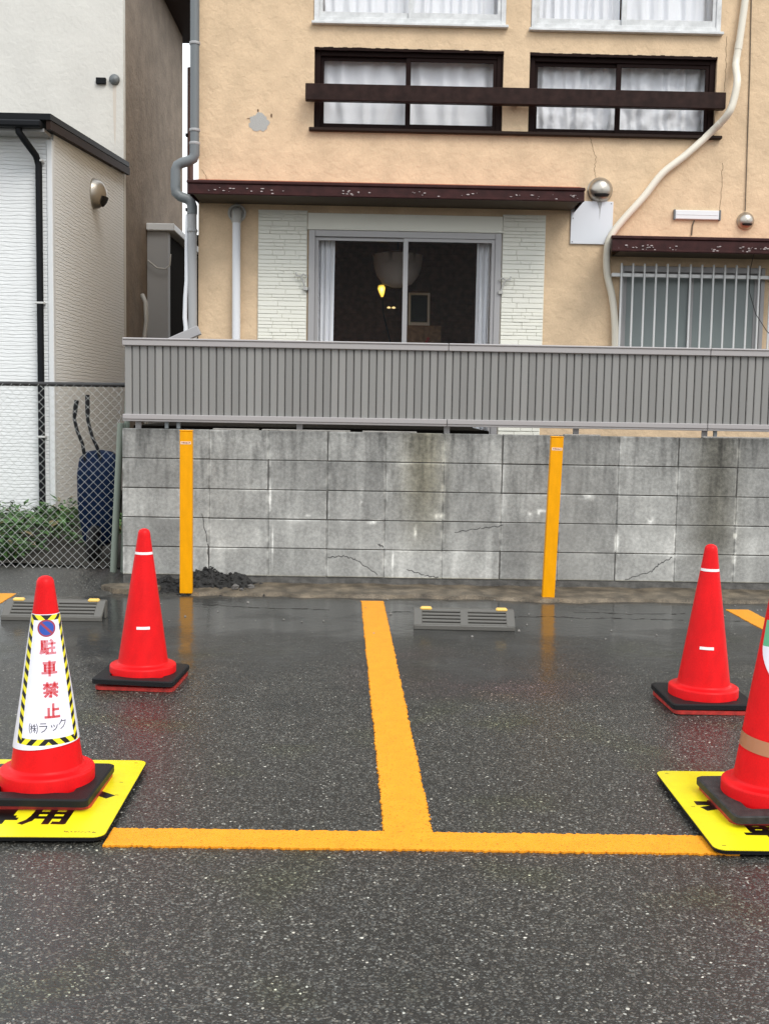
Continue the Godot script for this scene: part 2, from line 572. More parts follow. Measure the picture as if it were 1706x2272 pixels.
func make_sleeve_texture() -> ImageTexture:
	var W := 768
	var H := 1024
	var im := Image.create(W, H, false, Image.FORMAT_RGB8)
	var white := Color(0.90, 0.90, 0.95)
	var yellow := Color(0.93, 0.88, 0.16)
	var black := Color(0.05, 0.05, 0.05)
	var turn := deg_to_rad(4.0)
	for py in H:
		var y := SLEEVE_TOP - (SLEEVE_TOP - SLEEVE_LOW) * py / H
		var r := cone_r(y)
		for px in W:
			var ang := (float(px) / W - 0.5) * PI - turn
			var x := r * ang
			var half := r * deg_to_rad(53.0)
			var outer := half + 0.022
			var c := white
			var low := 0.200
			var top := 0.560
			if absf(x) < outer and y > low - 0.019 and y < top + 0.016:
				if absf(x) > half or y < low or y > top:
					var s: float
					if absf(x) > half and y <= top + 0.004:
						s = y - signf(1.0) * (absf(x) - half) * 0.75
						c = black if fposmod(s, 0.035) < 0.0172 else yellow
					else:
						s = absf(x) + (y if y < low else -y + 0.01)
						c = black if fposmod(s + 0.008, 0.040) < 0.019 else yellow
			var e := Vector2(x, y - 0.536).length()
			if e < 0.0265:
				c = Color(0.13, 0.30, 0.66)
				if e > 0.0214 or absf(x * 0.707 + (y - 0.536) * 0.707) < 0.0036:
					c = Color(0.60, 0.22, 0.30)
			im.set_pixel(px, py, c)
	var place := func(p: Vector2) -> Vector2:
		var yy := -p.y
		var ang: float = p.x / cone_r(yy) + turn
		return Vector2((ang / PI + 0.5) * W, (SLEEVE_TOP - yy) * H / (SLEEVE_TOP - SLEEVE_LOW))
	var red := Color(0.74, 0.09, 0.13)
	var at := [0.500, 0.436, 0.371, 0.307]
	var who := ["chu", "sha", "kin", "shi"]
	for k in 4:
		print_glyph(im, who[k], -0.0185 + 0.003 * k, -at[k], 0.0445, 0.0070, red, place)
	var ink := Color(0.12, 0.11, 0.2)
	var xs := [-0.058, -0.028, 0.004, 0.030]
	var ws := ["kabu", "ra", "tsu", "ku"]
	for k in 4:
		print_glyph(im, ws[k], xs[k], -0.2475 - 0.003 * k, 0.030, 0.0026 if k else 0.0018, ink, place, 0.9)
	return tex(im)


func make_mat_texture() -> ImageTexture:
	var S := 1024
	var im := Image.create(S, S, false, Image.FORMAT_RGB8)
	var a := bytes_of(noise_img(31, S, S, 0.006, 4))
	var b := bytes_of(noise_img(32, S, S, 0.05, 3))
	for y in S:
		for x in S:
			var k := 0.93 + 0.07 * a[y * S + x] / 255.0 - 0.05 * clampf((b[y * S + x] / 255.0 - 0.66) * 4.0, 0.0, 1.0)
			im.set_pixel(x, y, Color(0.93 * k, 0.87 * k, 0.10 * k))
	var place := func(p: Vector2) -> Vector2: return p / 0.7 * S
	var ink := Color(0.045, 0.03, 0.025)
	print_glyph(im, "upper_one", 0.055, 0.055, 0.33, 0.036, ink, place, 0.86)
	print_glyph(im, "upper_two", 0.365, 0.055, 0.33, 0.036, ink, place, 0.86)
	print_glyph(im, "sha", 0.128, 0.462, 0.138, 0.020, ink, place)
	print_glyph(im, "sen", 0.278, 0.462, 0.138, 0.020, ink, place)
	print_glyph(im, "you", 0.435, 0.462, 0.138, 0.021, ink, place)
	# faint small print and the screw heads
	rng.seed = 9
	for k in 9:
		var x := 0.575 + 0.0105 * k
		for q in 3:
			print_stroke(im, Vector2(x + rng.randf() * 0.006, 0.652 + rng.randf() * 0.014), Vector2(x + rng.randf() * 0.008, 0.652 + rng.randf() * 0.014), 0.0016, Color(0.42, 0.36, 0.12), place)
	for p in [[0.035, 0.03], [0.665, 0.03], [0.035, 0.35], [0.665, 0.35], [0.035, 0.665], [0.665, 0.665], [0.35, 0.03], [0.3, 0.665], [0.655, 0.23]]:
		print_stroke(im, Vector2(p[0] - 0.004, p[1]), Vector2(p[0] + 0.004, p[1] + 0.001), 0.004, Color(0.42, 0.36, 0.08), place)
	return tex(im)


func make_siding(sd: int) -> ImageTexture:
	# narrow wavering ledges of stone-look siding
	var S := 512
	var d := PackedByteArray()
	d.resize(S * S)
	var wob := streaks(sd, S, S, 16, 4, 0.06)
	var wob2 := streaks(sd + 1, S, S, 8, 2, 0.12)
	var rows := 20
	for y in S:
		for x in S:
			var i := y * S + x
			var p := fposmod((float(y) + (wob[i] - 128) * 0.055) / S * rows, 1.0)
			var r := int(floor((float(y) + (wob[i] - 128) * 0.055) / S * rows))
			var h := 70.0 + 120.0 * p + (wob2[i] - 128) * 0.35 + float(posmod(r * 37, 23)) * 2.0
			if p > 0.86:
				h = 30.0
			d[i] = clampi(int(h), 0, 255)
	return from_bytes(S, S, d, false)


# paint with small worn specks where the dark ground shows
func worn(sd: int) -> ImageTexture:
	var S := 1024
	var a := bytes_of(noise_img(sd, S, S, 0.010, 4))
	var b := bytes_of(noise_img(sd + 1, S, S, 0.06, 3))
	var c := bytes_of(noise_img(sd + 2, S, S, 0.22, 2))
	var d := PackedByteArray()
	d.resize(S * S * 3)
	for i in S * S:
		var k := 0.93 + 0.07 * a[i] / 255.0
		var w := clampf((b[i] / 255.0 * 0.6 + c[i] / 255.0 * 0.4 - 0.665) * 9.0, 0.0, 1.0)
		d[i * 3] = int(255 * k * (1.0 - 0.30 * w))
		d[i * 3 + 1] = int(255 * k * (1.0 - 0.48 * w))
		d[i * 3 + 2] = int(255 * k * (1.0 - 0.2 * w))
	return from_bytes(S, S, d)


func make_materials() -> void:
	make_asphalt()
	make_wall_texture()
	var grit := tex(noise_img(51, 512, 512, 0.12, 4))
	var soft := mottle(52, 512, 0.01, 0.84, 0.10)
	var soft2 := mottle(60, 512, 0.012, 0.70, 0.25)
	# trowelled plaster
	var tr := noise(53, 0.02, 5, FastNoiseLite.TYPE_SIMPLEX)
	tr.domain_warp_enabled = true
	tr.domain_warp_amplitude = 40.0
	tr.domain_warp_frequency = 0.02
	var trowel := tex(tr.get_seamless_image(1024, 1024))
	M.plaster = world_mapped(relief(mat(lin(0.76, 0.57, 0.378), 0.92, 0.0, 0.2), trowel, 0.34), 1.7)
	M.plaster.albedo_texture = mottle(56, 1024, 0.006, 0.90, 0.05)
	M.bare = world_mapped(relief(mat(lin(0.42, 0.42, 0.40), 0.9), grit, 0.3), 0.5)
	M.stain = mat(lin(0.62, 0.57, 0.505), 0.9)
	M.crack = mat(lin(0.16, 0.10, 0.06), 0.95)
	M.white_plaster = world_mapped(relief(mat(lin(0.72, 0.71, 0.665), 0.9, 0.0, 0.3), trowel, 0.25), 2.3)
	M.white_plaster.albedo_texture = mottle(57, 512, 0.006, 0.95, 0.02)
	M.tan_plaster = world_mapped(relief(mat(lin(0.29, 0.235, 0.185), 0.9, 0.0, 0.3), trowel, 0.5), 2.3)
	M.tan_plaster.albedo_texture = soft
	var sd := make_siding(61)
	M.siding = world_mapped(relief(mat(lin(0.74, 0.755, 0.755), 0.75, 0.0, 0.3), sd, 0.9), 0.72)
	M.siding_ledge = M.siding
	M.trim_white = mat(lin(0.72, 0.74, 0.75), 0.4)
	M.black_metal = mat(lin(0.010, 0.011, 0.013), 0.5, 0.0, 0.25)
	M.dark_brown = mat(lin(0.022, 0.013, 0.010), 0.55, 0.0, 0.25)
	M.brown_fascia = mat(lin(0.028, 0.016, 0.012), 0.6, 0.0, 0.25)
	M.maroon = world_mapped(mat(lin(0.055, 0.017, 0.016), 0.45, 0.0, 0.3), 0.8)
	M.maroon.albedo_texture = soft2
	M.maroon_top = mat(lin(0.30, 0.06, 0.025), 0.45, 0.0, 0.3)
	M.flake = mat(lin(0.45, 0.38, 0.37), 0.7)
	M.soffit = mat(lin(0.10, 0.075, 0.05), 0.8)
	M.beam = world_mapped(mat(lin(0.036, 0.018, 0.015), 0.55, 0.0, 0.25), 0.7)
	M.beam.albedo_texture = soft2
	M.window_brown = mat(lin(0.014, 0.006, 0.005), 0.5, 0.0, 0.2)
	M.alu = mat(lin(0.62, 0.62, 0.61), 0.38, 0.25)
	M.alu_white = world_mapped(mat(lin(0.75, 0.76, 0.76), 0.4), 0.6)
	M.alu_white.albedo_texture = soft
	M.alu_grey = mat(lin(0.36, 0.35, 0.35), 0.4, 0.2)
	M.glass = mat(Color(0.9, 0.95, 0.95, 0.006), 0.02, 0.0, 0.16)
	M.glass.transparency = BaseMaterial3D.TRANSPARENCY_ALPHA
	M.frosted = mat(lin(0.21, 0.245, 0.24), 0.3, 0.0, 0.5)
	M.curtain = mat(lin(0.82, 0.83, 0.86), 0.9)
	M.curtain.backlight_enabled = true
	M.curtain.backlight = Color(0.35, 0.35, 0.36)
	M.room = world_mapped(mat(lin(0.28, 0.13, 0.07), 0.9), 1.1)
	M.room.albedo_texture = soft2
	M.room_brick = world_mapped(mat(lin(0.22, 0.095, 0.06), 0.8), 0.6)
	M.room_brick.albedo_texture = soft2
	M.paper = mat(lin(0.7, 0.68, 0.64), 0.9)
	M.wood = world_mapped(mat(lin(0.30, 0.17, 0.08), 0.6), 0.4)
	M.wood.albedo_texture = soft2
	M.screen = mat(lin(0.01, 0.013, 0.015), 0.15)
	M.red_plastic = mat(lin(0.35, 0.02, 0.02), 0.4)
	M.lamp = mat(lin(0.8, 0.7, 0.3), 0.5)
	M.lamp.emission_enabled = true
	M.lamp.emission = Color(1.0, 0.85, 0.35)
	M.lamp.emission_energy_multiplier = 0.45
	M.bulb = mat(lin(0.8, 0.75, 0.6), 0.5)
	M.bulb.emission_enabled = true
	M.bulb.emission = Color(1.0, 0.86, 0.6)
	M.bulb.emission_energy_multiplier = 0.7
	M.brick_white = world_mapped(relief(mat(lin(0.83, 0.82, 0.735), 0.75, 0.0, 0.3), grit, 0.12), 0.45)
	M.pvc = mat(lin(0.72, 0.73, 0.75), 0.35)
	M.pvc_old = mat(lin(0.48, 0.47, 0.44), 0.5)
	M.pipe_grey = mat(lin(0.15, 0.165, 0.172), 0.45)
	M.pipe_pale = mat(lin(0.36, 0.36, 0.36), 0.5)
	M.cream = mat(lin(0.76, 0.71, 0.60), 0.5)
	M.steel = mat(lin(0.46, 0.43, 0.38), 0.36, 0.9)
	M.black = mat(lin(0.008, 0.008, 0.008), 0.7)
	M.panel_white = mat(lin(0.70, 0.72, 0.76), 0.35)
	M.slats = []
	for k in 4:
		M.slats.append(mat(lin(0.245, 0.24, 0.228) * (0.93 + 0.025 * k), 0.45))
	M.rail = mat(lin(0.36, 0.34, 0.335), 0.4, 0.1)
	M.groove = mat(lin(0.13, 0.125, 0.12), 0.6)
	M.mortar = world_mapped(relief(mat(lin(0.15, 0.145, 0.135), 0.9), grit, 0.3), 0.5)
	M.mortar.albedo_texture = soft2
	M.concrete = world_mapped(relief(mat(lin(0.225, 0.18, 0.125), 0.42, 0.0, 0.5), grit, 0.12), 1.3)
	M.concrete.albedo_texture = mottle(70, 1024, 0.007, 0.50, 0.40)
	M.concrete_pale = world_mapped(relief(mat(lin(0.36, 0.34, 0.31), 0.8), grit, 0.5), 0.7)
	M.concrete_pale.albedo_texture = soft2
	M.soil = world_mapped(relief(mat(lin(0.05, 0.042, 0.03), 0.95), grit, 1.5), 0.6)
	M.soil.albedo_texture = soft2
	M.deck = mat(lin(0.012, 0.010, 0.008), 0.85, 0.0, 0.12)
	M.line = relief(mat(lin(0.86, 0.345, 0.016), 0.45, 0.0, 0.35), M.asphalt_grain, 0.10)
	M.line.albedo_texture = worn(80)
	M.post_yellow = mat(lin(0.86, 0.365, 0.0), 0.4, 0.0, 0.3)
	M.post_yellow.uv1_triplanar = true
	M.post_yellow.uv1_scale = Vector3(3.0, 1.0, 3.0)
	M.post_yellow.albedo_texture = mottle(86, 512, 0.012, 0.93, 0.06)
	M.cone_red = mat(lin(0.80, 0.006, 0.009), 0.42, 0.0, 0.3)
	var grime := mottle(85, 512, 0.012, 0.86, 0.12)
	M.cone_red.uv1_triplanar = true
	M.cone_red.uv1_scale = Vector3(3.0, 1.2, 3.0)
	M.cone_red.albedo_texture = grime
	M.base_red = world_mapped(mat(lin(0.55, 0.035, 0.025), 0.5), 0.3)
	M.base_red.albedo_texture = soft2
	M.tape_white = mat(lin(0.80, 0.78, 0.78), 0.3)
	M.rubber = world_mapped(relief(mat(lin(0.012, 0.012, 0.013), 0.45, 0.0, 0.28), grit, 0.08), 0.25)
	M.rubber_old = world_mapped(relief(mat(lin(0.050, 0.048, 0.047), 0.5, 0.0, 0.3), grit, 0.2), 0.25)
	M.rubber_old.albedo_texture = soft2
	M.stop_grey = world_mapped(relief(mat(lin(0.105, 0.10, 0.088), 0.38), grit, 0.12), 0.3)
	M.reflector = mat(lin(0.78, 0.50, 0.12), 0.3)
	M.sleeve = mat(Color.WHITE, 0.32)
	M.sleeve.albedo_texture = make_sleeve_texture()
	M.sleeve.texture_repeat = false
	M.mat_print = mat(Color.WHITE, 0.3)
	M.mat_print.albedo_texture = make_mat_texture()
	M.sheet_white = mat(lin(0.78, 0.78, 0.86), 0.35)
	M.sheet_green = mat(lin(0.10, 0.42, 0.22), 0.35)
	M.tape_brown = mat(lin(0.40, 0.17, 0.085), 0.25)
	M.wire = mat(lin(0.62, 0.64, 0.62), 0.45, 0.3)
	M.rail_black = mat(lin(0.02, 0.02, 0.02), 0.5)
	M.post_green = mat(lin(0.24, 0.28, 0.23), 0.5)
	M.blue = mat(lin(0.004, 0.013, 0.040), 0.6, 0.0, 0.2)
	M.leaf = mat(Color.WHITE, 0.55)
	M.leaf.vertex_color_use_as_albedo = true
	M.leaf.backlight_enabled = true
	M.leaf.backlight = Color(0.10, 0.16, 0.05)
	M.rubble = world_mapped(relief(mat(lin(0.045, 0.043, 0.040), 0.6), grit, 0.3), 0.2)
	M.rubble.albedo_texture = mottle(83, 512, 0.03, 0.4, 0.4)
	M.stone = world_mapped(relief(mat(lin(0.16, 0.15, 0.14), 0.7), grit, 0.4), 0.2)
	M.pole_brown = mat(lin(0.10, 0.045, 0.035), 0.6)
	M.cable = mat(lin(0.12, 0.09, 0.06), 0.6)
	M.sticker = mat(lin(0.75, 0.55, 0.40), 0.4)
	M.sticker_ink = mat(lin(0.30, 0.10, 0.05), 0.5)


# ---------------------------------------------------------------- builders
# a wall with rectangular openings (x0, y0, x1, y1), its face at z, its back at z - thick
func pierced(mb: MB, x0: float, x1: float, y0: float, y1: float, z: float, thick: float, holes: Array) -> void:
	var xs := [x0, x1]
	var ys := [y0, y1]
	for h in holes:
		xs.append(h[0]); xs.append(h[2]); ys.append(h[1]); ys.append(h[3])
	xs.sort()
	ys.sort()
	var solid := func(x: float, y: float) -> bool:
		if x < x0 or x > x1 or y < y0 or y > y1:
			return false
		for h in holes:
			if x > h[0] and x < h[2] and y > h[1] and y < h[3]:
				return false
		return true
	var zb := z - thick
	for i in xs.size() - 1:
		for j in ys.size() - 1:
			var a: float = xs[i]
			var b: float = xs[i + 1]
			var c: float = ys[j]
			var d: float = ys[j + 1]
			if b - a < 1e-5 or d - c < 1e-5 or not solid.call((a + b) / 2, (c + d) / 2):
				continue
			mb.quad(Vector3(a, c, z), Vector3(b, c, z), Vector3(b, d, z), Vector3(a, d, z), Vector3(0, 0, 1))
			mb.quad(Vector3(a, c, zb), Vector3(b, c, zb), Vector3(b, d, zb), Vector3(a, d, zb), Vector3(0, 0, -1))
			if not solid.call(a - 0.001, (c + d) / 2):
				mb.quad(Vector3(a, c, z), Vector3(a, d, z), Vector3(a, d, zb), Vector3(a, c, zb), Vector3(-1, 0, 0))
			if not solid.call(b + 0.001, (c + d) / 2):
				mb.quad(Vector3(b, c, z), Vector3(b, d, z), Vector3(b, d, zb), Vector3(b, c, zb), Vector3(1, 0, 0))
			if not solid.call((a + b) / 2, c - 0.001):
				mb.quad(Vector3(a, c, z), Vector3(b, c, z), Vector3(b, c, zb), Vector3(a, c, zb), Vector3(0, -1, 0))
			if not solid.call((a + b) / 2, d + 0.001):
				mb.quad(Vector3(a, d, z), Vector3(b, d, z), Vector3(b, d, zb), Vector3(a, d, zb), Vector3(0, 1, 0))


func ground_y(x: float, z: float) -> float:
	var left := smoothstep(-1.5, -1.9, x)
	var back := smoothstep(0.55, -0.35, z)
	return 0.055 * left * back + 0.03 * smoothstep(-0.1, -0.6, z) * (1.0 - left)


func build_ground() -> void:
	var mb := MB.new()
	mb.use2 = true
	var xs := [-90.0, -40.0, -15.0, -8.0]
	var zs := [-90.0, -40.0, -15.0, -8.0]
	var x := -4.0
	while x < 4.6:
		xs.append(x)
		x += 0.2
	xs.append_array([8.0, 15.0, 40.0, 90.0])
	var z := -4.0
	while z < 8.2:
		zs.append(z)
		z += 0.15
	zs.append_array([12.0, 20.0, 40.0, 90.0])
	var P := func(i: int, j: int) -> Vector3: return Vector3(xs[i], ground_y(xs[i], zs[j]), zs[j])
	var N := func(p: Vector3) -> Vector3: return Vector3(ground_y(p.x - 0.05, p.z) - ground_y(p.x + 0.05, p.z), 0.1, ground_y(p.x, p.z - 0.05) - ground_y(p.x, p.z + 0.05)).normalized()
	for i in xs.size() - 1:
		for j in zs.size() - 1:
			var c: Array[Vector3] = [P.call(i, j), P.call(i + 1, j), P.call(i + 1, j + 1), P.call(i, j + 1)]
			for t in [[0, 1, 2], [0, 2, 3]]:
				mb.tri(c[t[0]], c[t[1]], c[t[2]], N.call(c[t[0]]), N.call(c[t[1]]), N.call(c[t[2]]))
	mb.uv.clear()
	for p in mb.v:
		var q := Vector2(p.x * 0.966 - p.z * 0.259, p.x * 0.259 + p.z * 0.966)
		mb.uv.append(q / 1.31)
		mb.uv2.append(Vector2((p.x + 4.0) / 7.3, (p.z + 1.0) / 7.3))
	structure("asphalt_ground", mb, M.asphalt)

	# soil behind the walls and between the houses
	var so := MB.new()
	var sx := -8.0
	while sx < 5.0:
		var nx := sx + 0.5
		var sz := -12.0
		while sz < -0.5:
			var e := sz + 0.55
			var hh := func(a: float, b: float) -> Vector3: return Vector3(a, ground_y(a, b) + 0.012 + 0.012 * sin(a * 7.0) * sin(b * 9.0) + 0.006, b)
			so.quad(hh.call(sx, sz), hh.call(nx, sz), hh.call(nx, e), hh.call(sx, e), Vector3.UP)
			sz = e
		sx = nx
	structure("bare_soil", so, M.soil)

	# the foot of the wall: a low, worn concrete strip
	var mbf := MB.new()
	rng.seed = 5
	var fz := noise(91, 1.7, 3)
	var px := -1.12
	var front := func(q: float) -> float: return 0.40 + 0.07 * fz.get_noise_1d(q) + 0.035 * fz.get_noise_1d(q * 7.0) + 0.10 * smoothstep(0.9, 1.25, q) * smoothstep(1.9, 1.3, q)
	while px < 4.2:
		var nx := px + 0.06
		var a: float = front.call(px)
		var b: float = front.call(nx)
		var ya := 0.026 + 0.012 * fz.get_noise_1d(px * 2.0 + 30.0)
		var yb := 0.026 + 0.012 * fz.get_noise_1d(nx * 2.0 + 30.0)
		var prof_a := [Vector3(px, ya + 0.008, -0.02), Vector3(px, ya, a * 0.5), Vector3(px, ya - 0.006, a - 0.05), Vector3(px, -0.01, a)]
		var prof_b := [Vector3(nx, yb + 0.008, -0.02), Vector3(nx, yb, b * 0.5), Vector3(nx, yb - 0.006, b - 0.05), Vector3(nx, -0.01, b)]
		for k in 3:
			mbf.quad(prof_a[k], prof_b[k], prof_b[k + 1], prof_a[k + 1], Vector3(0, 1, 0.3))
		px = nx
	structure("concrete_footing", mbf, M.concrete)
	# lump of concrete round the fence post
	var lump := []
	for k in 18:
		var q := TAU * k / 18
		var rr := 1.0 + 0.25 * fz.get_noise_1d(k * 0.7)
		lump.append(Vector2(0.19 * cos(q) * rr, 0.13 * sin(q) * rr))
	var lm := MB.new()
	lm.prism(lump, -0.02, 0.02, Transform3D(Basis(Vector3(1, 0, 0), Vector3(0, 0, 1), Vector3(0, 1, 0)), Vector3(-1.53, 0.015, 0.22)))
	structure("concrete_collar", lm, M.concrete)

	# water lying on the asphalt in front of the wall
	var W := 1024
	var H := 512
	var im := Image.create(W, H, false, Image.FORMAT_RGBA8)
	var n1 := bytes_of(noise_img(95, W, H, 0.008, 4))
	var n2 := bytes_of(noise_img(96, W, H, 0.05, 4))
	for py in H:
		var zz := 0.25 + 3.4 * py / H
		for qx in W:
			var xx := -3.6 + 8.0 * qx / W
			var i := py * W + qx
			var k := 1.25 - maxf(0.0, zz - 0.75) * 0.62 + 1.3 * (n1[i] / 255.0 - 0.5) + 0.30 * (n2[i] / 255.0 - 0.5)
			k *= smoothstep(0.30, 0.50, zz + 0.1 * (n1[i] / 255.0 - 0.5))
			k *= smoothstep(0.0, 0.5, 4.4 - xx) * smoothstep(0.0, 0.5, xx + 3.6) * smoothstep(3.6, 3.0, zz)
			im.set_pixel(qx, py, Color(0.25, 0.25, 0.24, clampf(k, 0.0, 1.0) * 0.86))
	var wet := mat(Color.WHITE, 0.15, 0.0, 0.5)
	wet.albedo_texture = tex(im)
	wet.transparency = BaseMaterial3D.TRANSPARENCY_ALPHA
	wet.texture_repeat = false
	var rip := noise_img(97, 1024, 512, 0.10, 3)
	relief(wet, tex(rip), 0.10)
	var wm := MB.new()
	wm.uvquad(Vector3(-3.6, 0.0018, 0.25), Vector3(4.4, 0.0018, 0.25), Vector3(4.4, 0.0018, 3.65), Vector3(-3.6, 0.0018, 3.65), Vector3.UP, Vector2(0, 0), Vector2(1, 0), Vector2(1, 1), Vector2(0, 1))
	structure("rain_water", wm, wet)

	# old seam and cracks in the asphalt
	for line in [[[0.10, 0.86], [0.18, 0.875], [0.30, 0.86]], [[0.9, 0.98], [1.15, 0.95], [1.35, 1.0], [1.6, 0.985], [1.99, 1.0], [2.4, 1.02]], [[1.3, 0.80], [1.62, 0.83], [2.0, 0.79]], [[-1.0, 0.70], [-0.6, 0.80], [-0.2, 0.83]]]:
		var cm := MB.new()
		for s in line.size() - 1:
			var steps := 12
			for q in steps:
				var a := Vector2(line[s][0], line[s][1]).lerp(Vector2(line[s + 1][0], line[s + 1][1]), float(q) / steps)
				var b := Vector2(line[s][0], line[s][1]).lerp(Vector2(line[s + 1][0], line[s + 1][1]), float(q + 1) / steps)
				var j := func(p: Vector2) -> float: return p.y + 0.035 * fz.get_noise_1d(p.x * 6.0)
				var w := maxf(0.0006, 0.0035 + 0.006 * fz.get_noise_1d(a.x * 11.0))
				cm.quad(Vector3(a.x, 0.0035, j.call(a) - w), Vector3(b.x, 0.0035, j.call(b) - w), Vector3(b.x, 0.0035, j.call(b) + w), Vector3(a.x, 0.0035, j.call(a) + w), Vector3.UP)
		structure("asphalt_crack", cm, M.deck)


# a painted line with a ragged edge, from a to b (x, z), w wide
func painted(a: Vector2, b: Vector2, w: float, y: float, sd: int) -> MB:
	var mb := MB.new()
	var f := noise(sd, 1.0, 4)
	var d := (b - a).normalized()
	var s := Vector2(-d.y, d.x)
	var L := (b - a).length()
	var k := int(L / 0.005)
	for i in k:
		var q := []
		for e in [i, i + 1]:
			var t: float = L * e / k
			var l := w / 2.0 + 0.0095 * f.get_noise_2d(t * 70.0, 0.0) + 0.004 * f.get_noise_2d(t * 6.0, 9.0)
			var r := w / 2.0 + 0.0095 * f.get_noise_2d(t * 70.0, 50.0) + 0.004 * f.get_noise_2d(t * 6.0, 70.0)
			var c: Vector2 = a + d * t
			q.append([c + s * l, c - s * r, t])
		var V := func(p: Vector2) -> Vector3: return Vector3(p.x, y, p.y)
		var n0 := Vector3.UP
		mb.uvquad(V.call(q[0][0]), V.call(q[1][0]), V.call(q[1][1]), V.call(q[0][1]), n0, q[0][0] / 0.9, q[1][0] / 0.9, q[1][1] / 0.9, q[0][1] / 0.9)
		for side in 2:
			var p0: Vector2 = q[0][side]
			var p1: Vector2 = q[1][side]
			var o := Vector3(s.x, 0, s.y) * (1.0 if side == 0 else -1.0)
			mb.quad(V.call(p0), V.call(p1), V.call(p1) - Vector3(0, y, 0), V.call(p0) - Vector3(0, y, 0), o)
	return mb


func build_lines() -> void:
	tag(obj("parking_line", painted(Vector2(-0.72, 4.52), Vector2(1.08, 4.535), 0.134, 0.0056, 1), M.line), "yellow line across the front, joining the two yellow boards", "parking line")
	tag(obj("parking_line", painted(Vector2(0.063, 0.50), Vector2(0.145, 4.46), 0.141, 0.0050, 2), M.line), "yellow line down the middle between the two parking bays", "parking line")
	tag(obj("parking_line", painted(Vector2(-2.305, 0.41), Vector2(-2.22, 3.6), 0.14, 0.0050, 3), M.line), "short end of a yellow line at the left edge, behind the no parking cone", "parking line")
	tag(obj("parking_line", painted(Vector2(2.37, 0.63), Vector2(2.44, 4.3), 0.145, 0.0050, 4), M.line), "yellow line at the right edge, running past the plain right cone", "parking line")


func build_wall() -> void:
	var root := thing("block_wall", "grey stained concrete block wall along the back of the parking bays", "wall", Vector3(1.0, 0, -0.05))
	var core := MB.new()
	core.box(Vector3(-1.634, -0.1, -0.10), Vector3(3.75, 1.066, -0.0075))
	obj("mortar", core, M.mortar, root)
	rng.seed = 19
	var xs := block_edges()
	for r in 6:
		var yt := 1.071 - 0.2 * r
		var yb := yt - 0.2
		for c in xs.size() - 1:
			var jx := 0.0045
			var a: float = xs[c] + (0.0 if c == 0 else jx) + rng.randf_range(-0.001, 0.001)
			var b: float = xs[c + 1] - jx + rng.randf_range(-0.001, 0.001)
			var low := yb + (0.008 if r == 4 else 0.0028) + rng.randf_range(-0.0012, 0.0012)
			var z := rng.randf_range(-0.0015, 0.002) - (0.022 if r == 5 else 0.0)
			var mb := MB.new()
			mb.box(Vector3(a, low, -0.096), Vector3(b, yt - (0.0 if r == 0 else 0.0028 + rng.randf_range(-0.0012, 0.0012)), z), 0.0035)
			mb.uv.clear()
			for p in mb.v:
				mb.uv.append(Vector2((p.x + 1.7) / 5.6, (1.1 - p.y) / 1.2))
			obj("concrete_block", mb, M.block, root)
	for c in range(1, xs.size() - 1):
		for r in 5:
			var jm := MB.new()
			var yt2 := 1.071 - 0.2 * r
			jm.box(Vector3(xs[c] - 0.0045, yt2 - 0.193, -0.03), Vector3(xs[c] + 0.0045, yt2 - 0.004, -0.0052 - 0.003 * rng.randf()), 0.001)
			jm.uv.clear()
			for p in jm.v:
				jm.uv.append(Vector2((p.x + 1.7) / 5.6, (1.1 - p.y) / 1.2))
			obj("mortar_joint", jm, M.block, root)
	# thin mortar bed left on the top of the wall
	for s in [[-1.03, -0.72], [-0.70, -0.1], [-0.02, 0.35], [1.35, 1.6], [2.3, 2.9]]:
		var mb := MB.new()
		mb.box(Vector3(s[0], 1.069, -0.06), Vector3(s[1], 1.081, -0.012), 0.004)
		obj("mortar_strip", mb, M.concrete_pale, root)


func build_slat_fence() -> void:
	var root := thing("slat_fence", "low grey metal fence of vertical slats standing on the block wall", "fence", Vector3(1.0, 1.07, -0.07))
	var x0 := -1.636
	var x1 := 3.9
	for part in [["top_rail", 1.628, 1.668], ["bottom_rail", 1.133, 1.168]]:
		var seg := [x0 - 0.006, 0.555, 2.335, x1]
		for k in 3:
			var mb := MB.new()
			mb.box(Vector3(seg[k] + 0.0015, part[1], -0.108), Vector3(seg[k + 1] - 0.0015, part[2], -0.035), 0.004)
			if part[0] == "top_rail":
				mb.box(Vector3(seg[k] + 0.0015, part[2] - 0.002, -0.112), Vector3(seg[k + 1] - 0.0015, part[2] + 0.012, -0.028), 0.005)
			else:
				mb.box(Vector3(seg[k] + 0.0015, part[1] - 0.014, -0.100), Vector3(seg[k + 1] - 0.0015, part[1] + 0.004, -0.043), 0.003)
			obj(part[0], mb, M.rail, root)
	var back := MB.new()
	back.box(Vector3(x0 + 0.01, 1.16, -0.085), Vector3(x1, 1.636, -0.0765))
	obj("backing_sheet", back, M.groove, root)
	var x := x0 + 0.004
	var k := 0
	rng.seed = 3
	while x < x1 - 0.06:
		var w := 0.0516
		var mb := MB.new()
		mb.box(Vector3(x + 0.0026, 1.160, -0.0755), Vector3(x + w - 0.0026, 1.636, -0.058 + rng.randf_range(-0.001, 0.001)), 0.005)
		obj("slat", mb, M.slats[rng.randi_range(0, 3)], root)
		x += w
		k += 1
	for px in [-1.55, -0.45, 0.56, 1.45, 2.34, 3.3]:
		var mb := MB.new()
		mb.box(Vector3(px - 0.02, 1.066, -0.13), Vector3(px + 0.02, 1.63, -0.113), 0.003)
		obj("post", mb, M.rail, root)
	for px in [-1.35, -1.27, 2.4]:
		var mb := MB.new()
		mb.box(Vector3(px - 0.012, 1.072, -0.09), Vector3(px + 0.012, 1.122, -0.065), 0.003)
		obj("foot_bracket", mb, M.pipe_grey, root)


